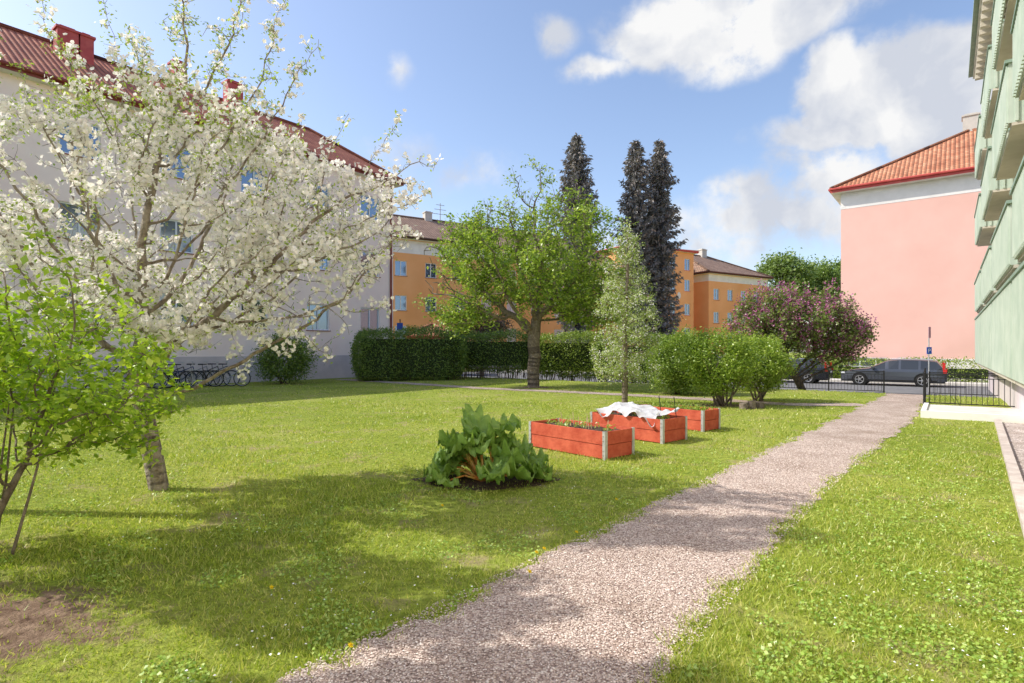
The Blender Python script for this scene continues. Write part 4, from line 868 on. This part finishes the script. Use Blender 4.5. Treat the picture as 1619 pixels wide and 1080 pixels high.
# ---------------------------------------------------------------- camera, light, sky
cam=bpy.data.cameras.new('camera'); co=bpy.data.objects.new('camera',cam); COL.objects.link(co); co.location=(0,0,H); co.rotation_euler=(math.pi/2,0,0)
cam.lens=20.013; cam.sensor_width=36; cam.shift_y=13/1619; cam.clip_end=2000; cam.clip_start=.05; sc.camera=co
sd=Vector((-1.05,.08,1.0)).normalized(); el=math.asin(sd.z); az=math.atan2(sd.x,sd.y)
su=bpy.data.lights.new('sun','SUN'); su.energy=5.0; su.angle=math.radians(.5); su.color=(1,.95,.86); so=bpy.data.objects.new('sun',su); COL.objects.link(so); so.rotation_euler=sd.to_track_quat('Z','Y').to_euler()
w=bpy.data.worlds.new('World'); sc.world=w; w.use_nodes=True; nt=w.node_tree; bg=nt.nodes['Background']; bg.inputs[1].default_value=.15
sk=nt.nodes.new('ShaderNodeTexSky'); sk.sky_type='NISHITA'; sk.sun_disc=False; sk.sun_elevation=el; sk.sun_rotation=az; sk.air_density=1.0; sk.dust_density=1.5; sk.ozone_density=1.6
nt.links.new(mixc(nt,1.0,sk.outputs[0],(1.66,1.58,1.58),'MULTIPLY'),bg.inputs[0])
def N(t,**k):
    n=nt.nodes.new(t)
    for a,v in k.items(): setattr(n,a,v)
    return n
tc=N('ShaderNodeTexCoord'); vec=tc.outputs['Generated']
nw=N('ShaderNodeTexNoise'); nw.inputs['Scale'].default_value=6; nw.inputs['Detail'].default_value=5; nt.links.new(vec,nw.inputs['Vector'])
sb=N('ShaderNodeVectorMath',operation='SUBTRACT'); nt.links.new(nw.outputs['Color'],sb.inputs[0]); sb.inputs[1].default_value=(.5,.5,.5)
sc_=N('ShaderNodeVectorMath',operation='SCALE'); sc_.inputs['Scale'].default_value=.12; nt.links.new(sb.outputs[0],sc_.inputs[0])
wv=N('ShaderNodeVectorMath',operation='ADD'); nt.links.new(vec,wv.inputs[0]); nt.links.new(sc_.outputs[0],wv.inputs[1])
blobs=[(1310,150,.06,.06,1.1),(1430,125,.12,.06,1.1),(1500,160,.13,.08,1.1),(1390,195,.15,.04,.9),(1110,50,.14,.065,.95),(1050,90,.08,.04,.75),(945,125,.08,.025,.5),(885,60,.05,.035,.45),(1210,25,.16,.05,.8),(1180,310,.09,.04,.5),(1300,280,.10,.06,.6),(1250,350,.26,.07,.45),(1100,400,.3,.06,.35),(650,240,.09,.05,.35),(740,265,.12,.05,.3),(645,110,.035,.035,.28),(500,330,.3,.06,.25)]
last=None
def mth(op,a,b):
    m=N('ShaderNodeMath',operation=op)
    for i,v in enumerate((a,b)):
        if hasattr(v,'links'): nt.links.new(v,m.inputs[i])
        else: m.inputs[i].default_value=v
    return m.outputs[0]
for (u,v,rx,rz,st) in blobs:
    d=Vector(((u-810)/900,1,(553-v)/900)).normalized()
    s1=N('ShaderNodeVectorMath',operation='SUBTRACT'); nt.links.new(wv.outputs[0],s1.inputs[0]); s1.inputs[1].default_value=d
    s2=N('ShaderNodeVectorMath',operation='MULTIPLY'); nt.links.new(s1.outputs[0],s2.inputs[0]); s2.inputs[1].default_value=(1/rx,1/max(rx,rz),1/rz)
    s3=N('ShaderNodeVectorMath',operation='LENGTH'); nt.links.new(s2.outputs[0],s3.inputs[0])
    q=mth('MULTIPLY',mth('SUBTRACT',1.3,s3.outputs['Value']),st); q=mth('MAXIMUM',q,0.)
    last=q if last is None else mth('MAXIMUM',last,q)
nf=N('ShaderNodeTexNoise'); nf.inputs['Scale'].default_value=12; nf.inputs['Detail'].default_value=8; nf.inputs['Roughness'].default_value=.62; nt.links.new(vec,nf.inputs['Vector'])
den=mth('MULTIPLY',last,mth('ADD',mth('MULTIPLY',nf.outputs['Fac'],3.2),-.55))
mr=N('ShaderNodeMapRange',interpolation_type='SMOOTHSTEP'); mr.inputs['From Min'].default_value=.12; mr.inputs['From Max'].default_value=.60; nt.links.new(den,mr.inputs['Value'])
cr=N('ShaderNodeValToRGB'); cr.color_ramp.elements[0].position=.40; cr.color_ramp.elements[0].color=(.66,.70,.79,1); cr.color_ramp.elements[1].position=.60; cr.color_ramp.elements[1].color=(.98,.98,.98,1)
nf2=N('ShaderNodeTexNoise'); nf2.inputs['Scale'].default_value=9; nf2.inputs['Detail'].default_value=6; nt.links.new(wv.outputs[0],nf2.inputs['Vector']); nt.links.new(nf2.outputs['Fac'],cr.inputs['Fac'])
bg2=N('ShaderNodeBackground'); bg2.inputs[1].default_value=.97; nt.links.new(cr.outputs[0],bg2.inputs[0])
mx=N('ShaderNodeMixShader'); nt.links.new(mr.outputs[0],mx.inputs[0]); nt.links.new(bg.outputs[0],mx.inputs[1]); nt.links.new(bg2.outputs[0],mx.inputs[2]); nt.links.new(mx.outputs[0],nt.nodes['World Output'].inputs['Surface'])
sc.view_settings.view_transform='Standard'; sc.view_settings.look='None'; sc.view_settings.exposure=0
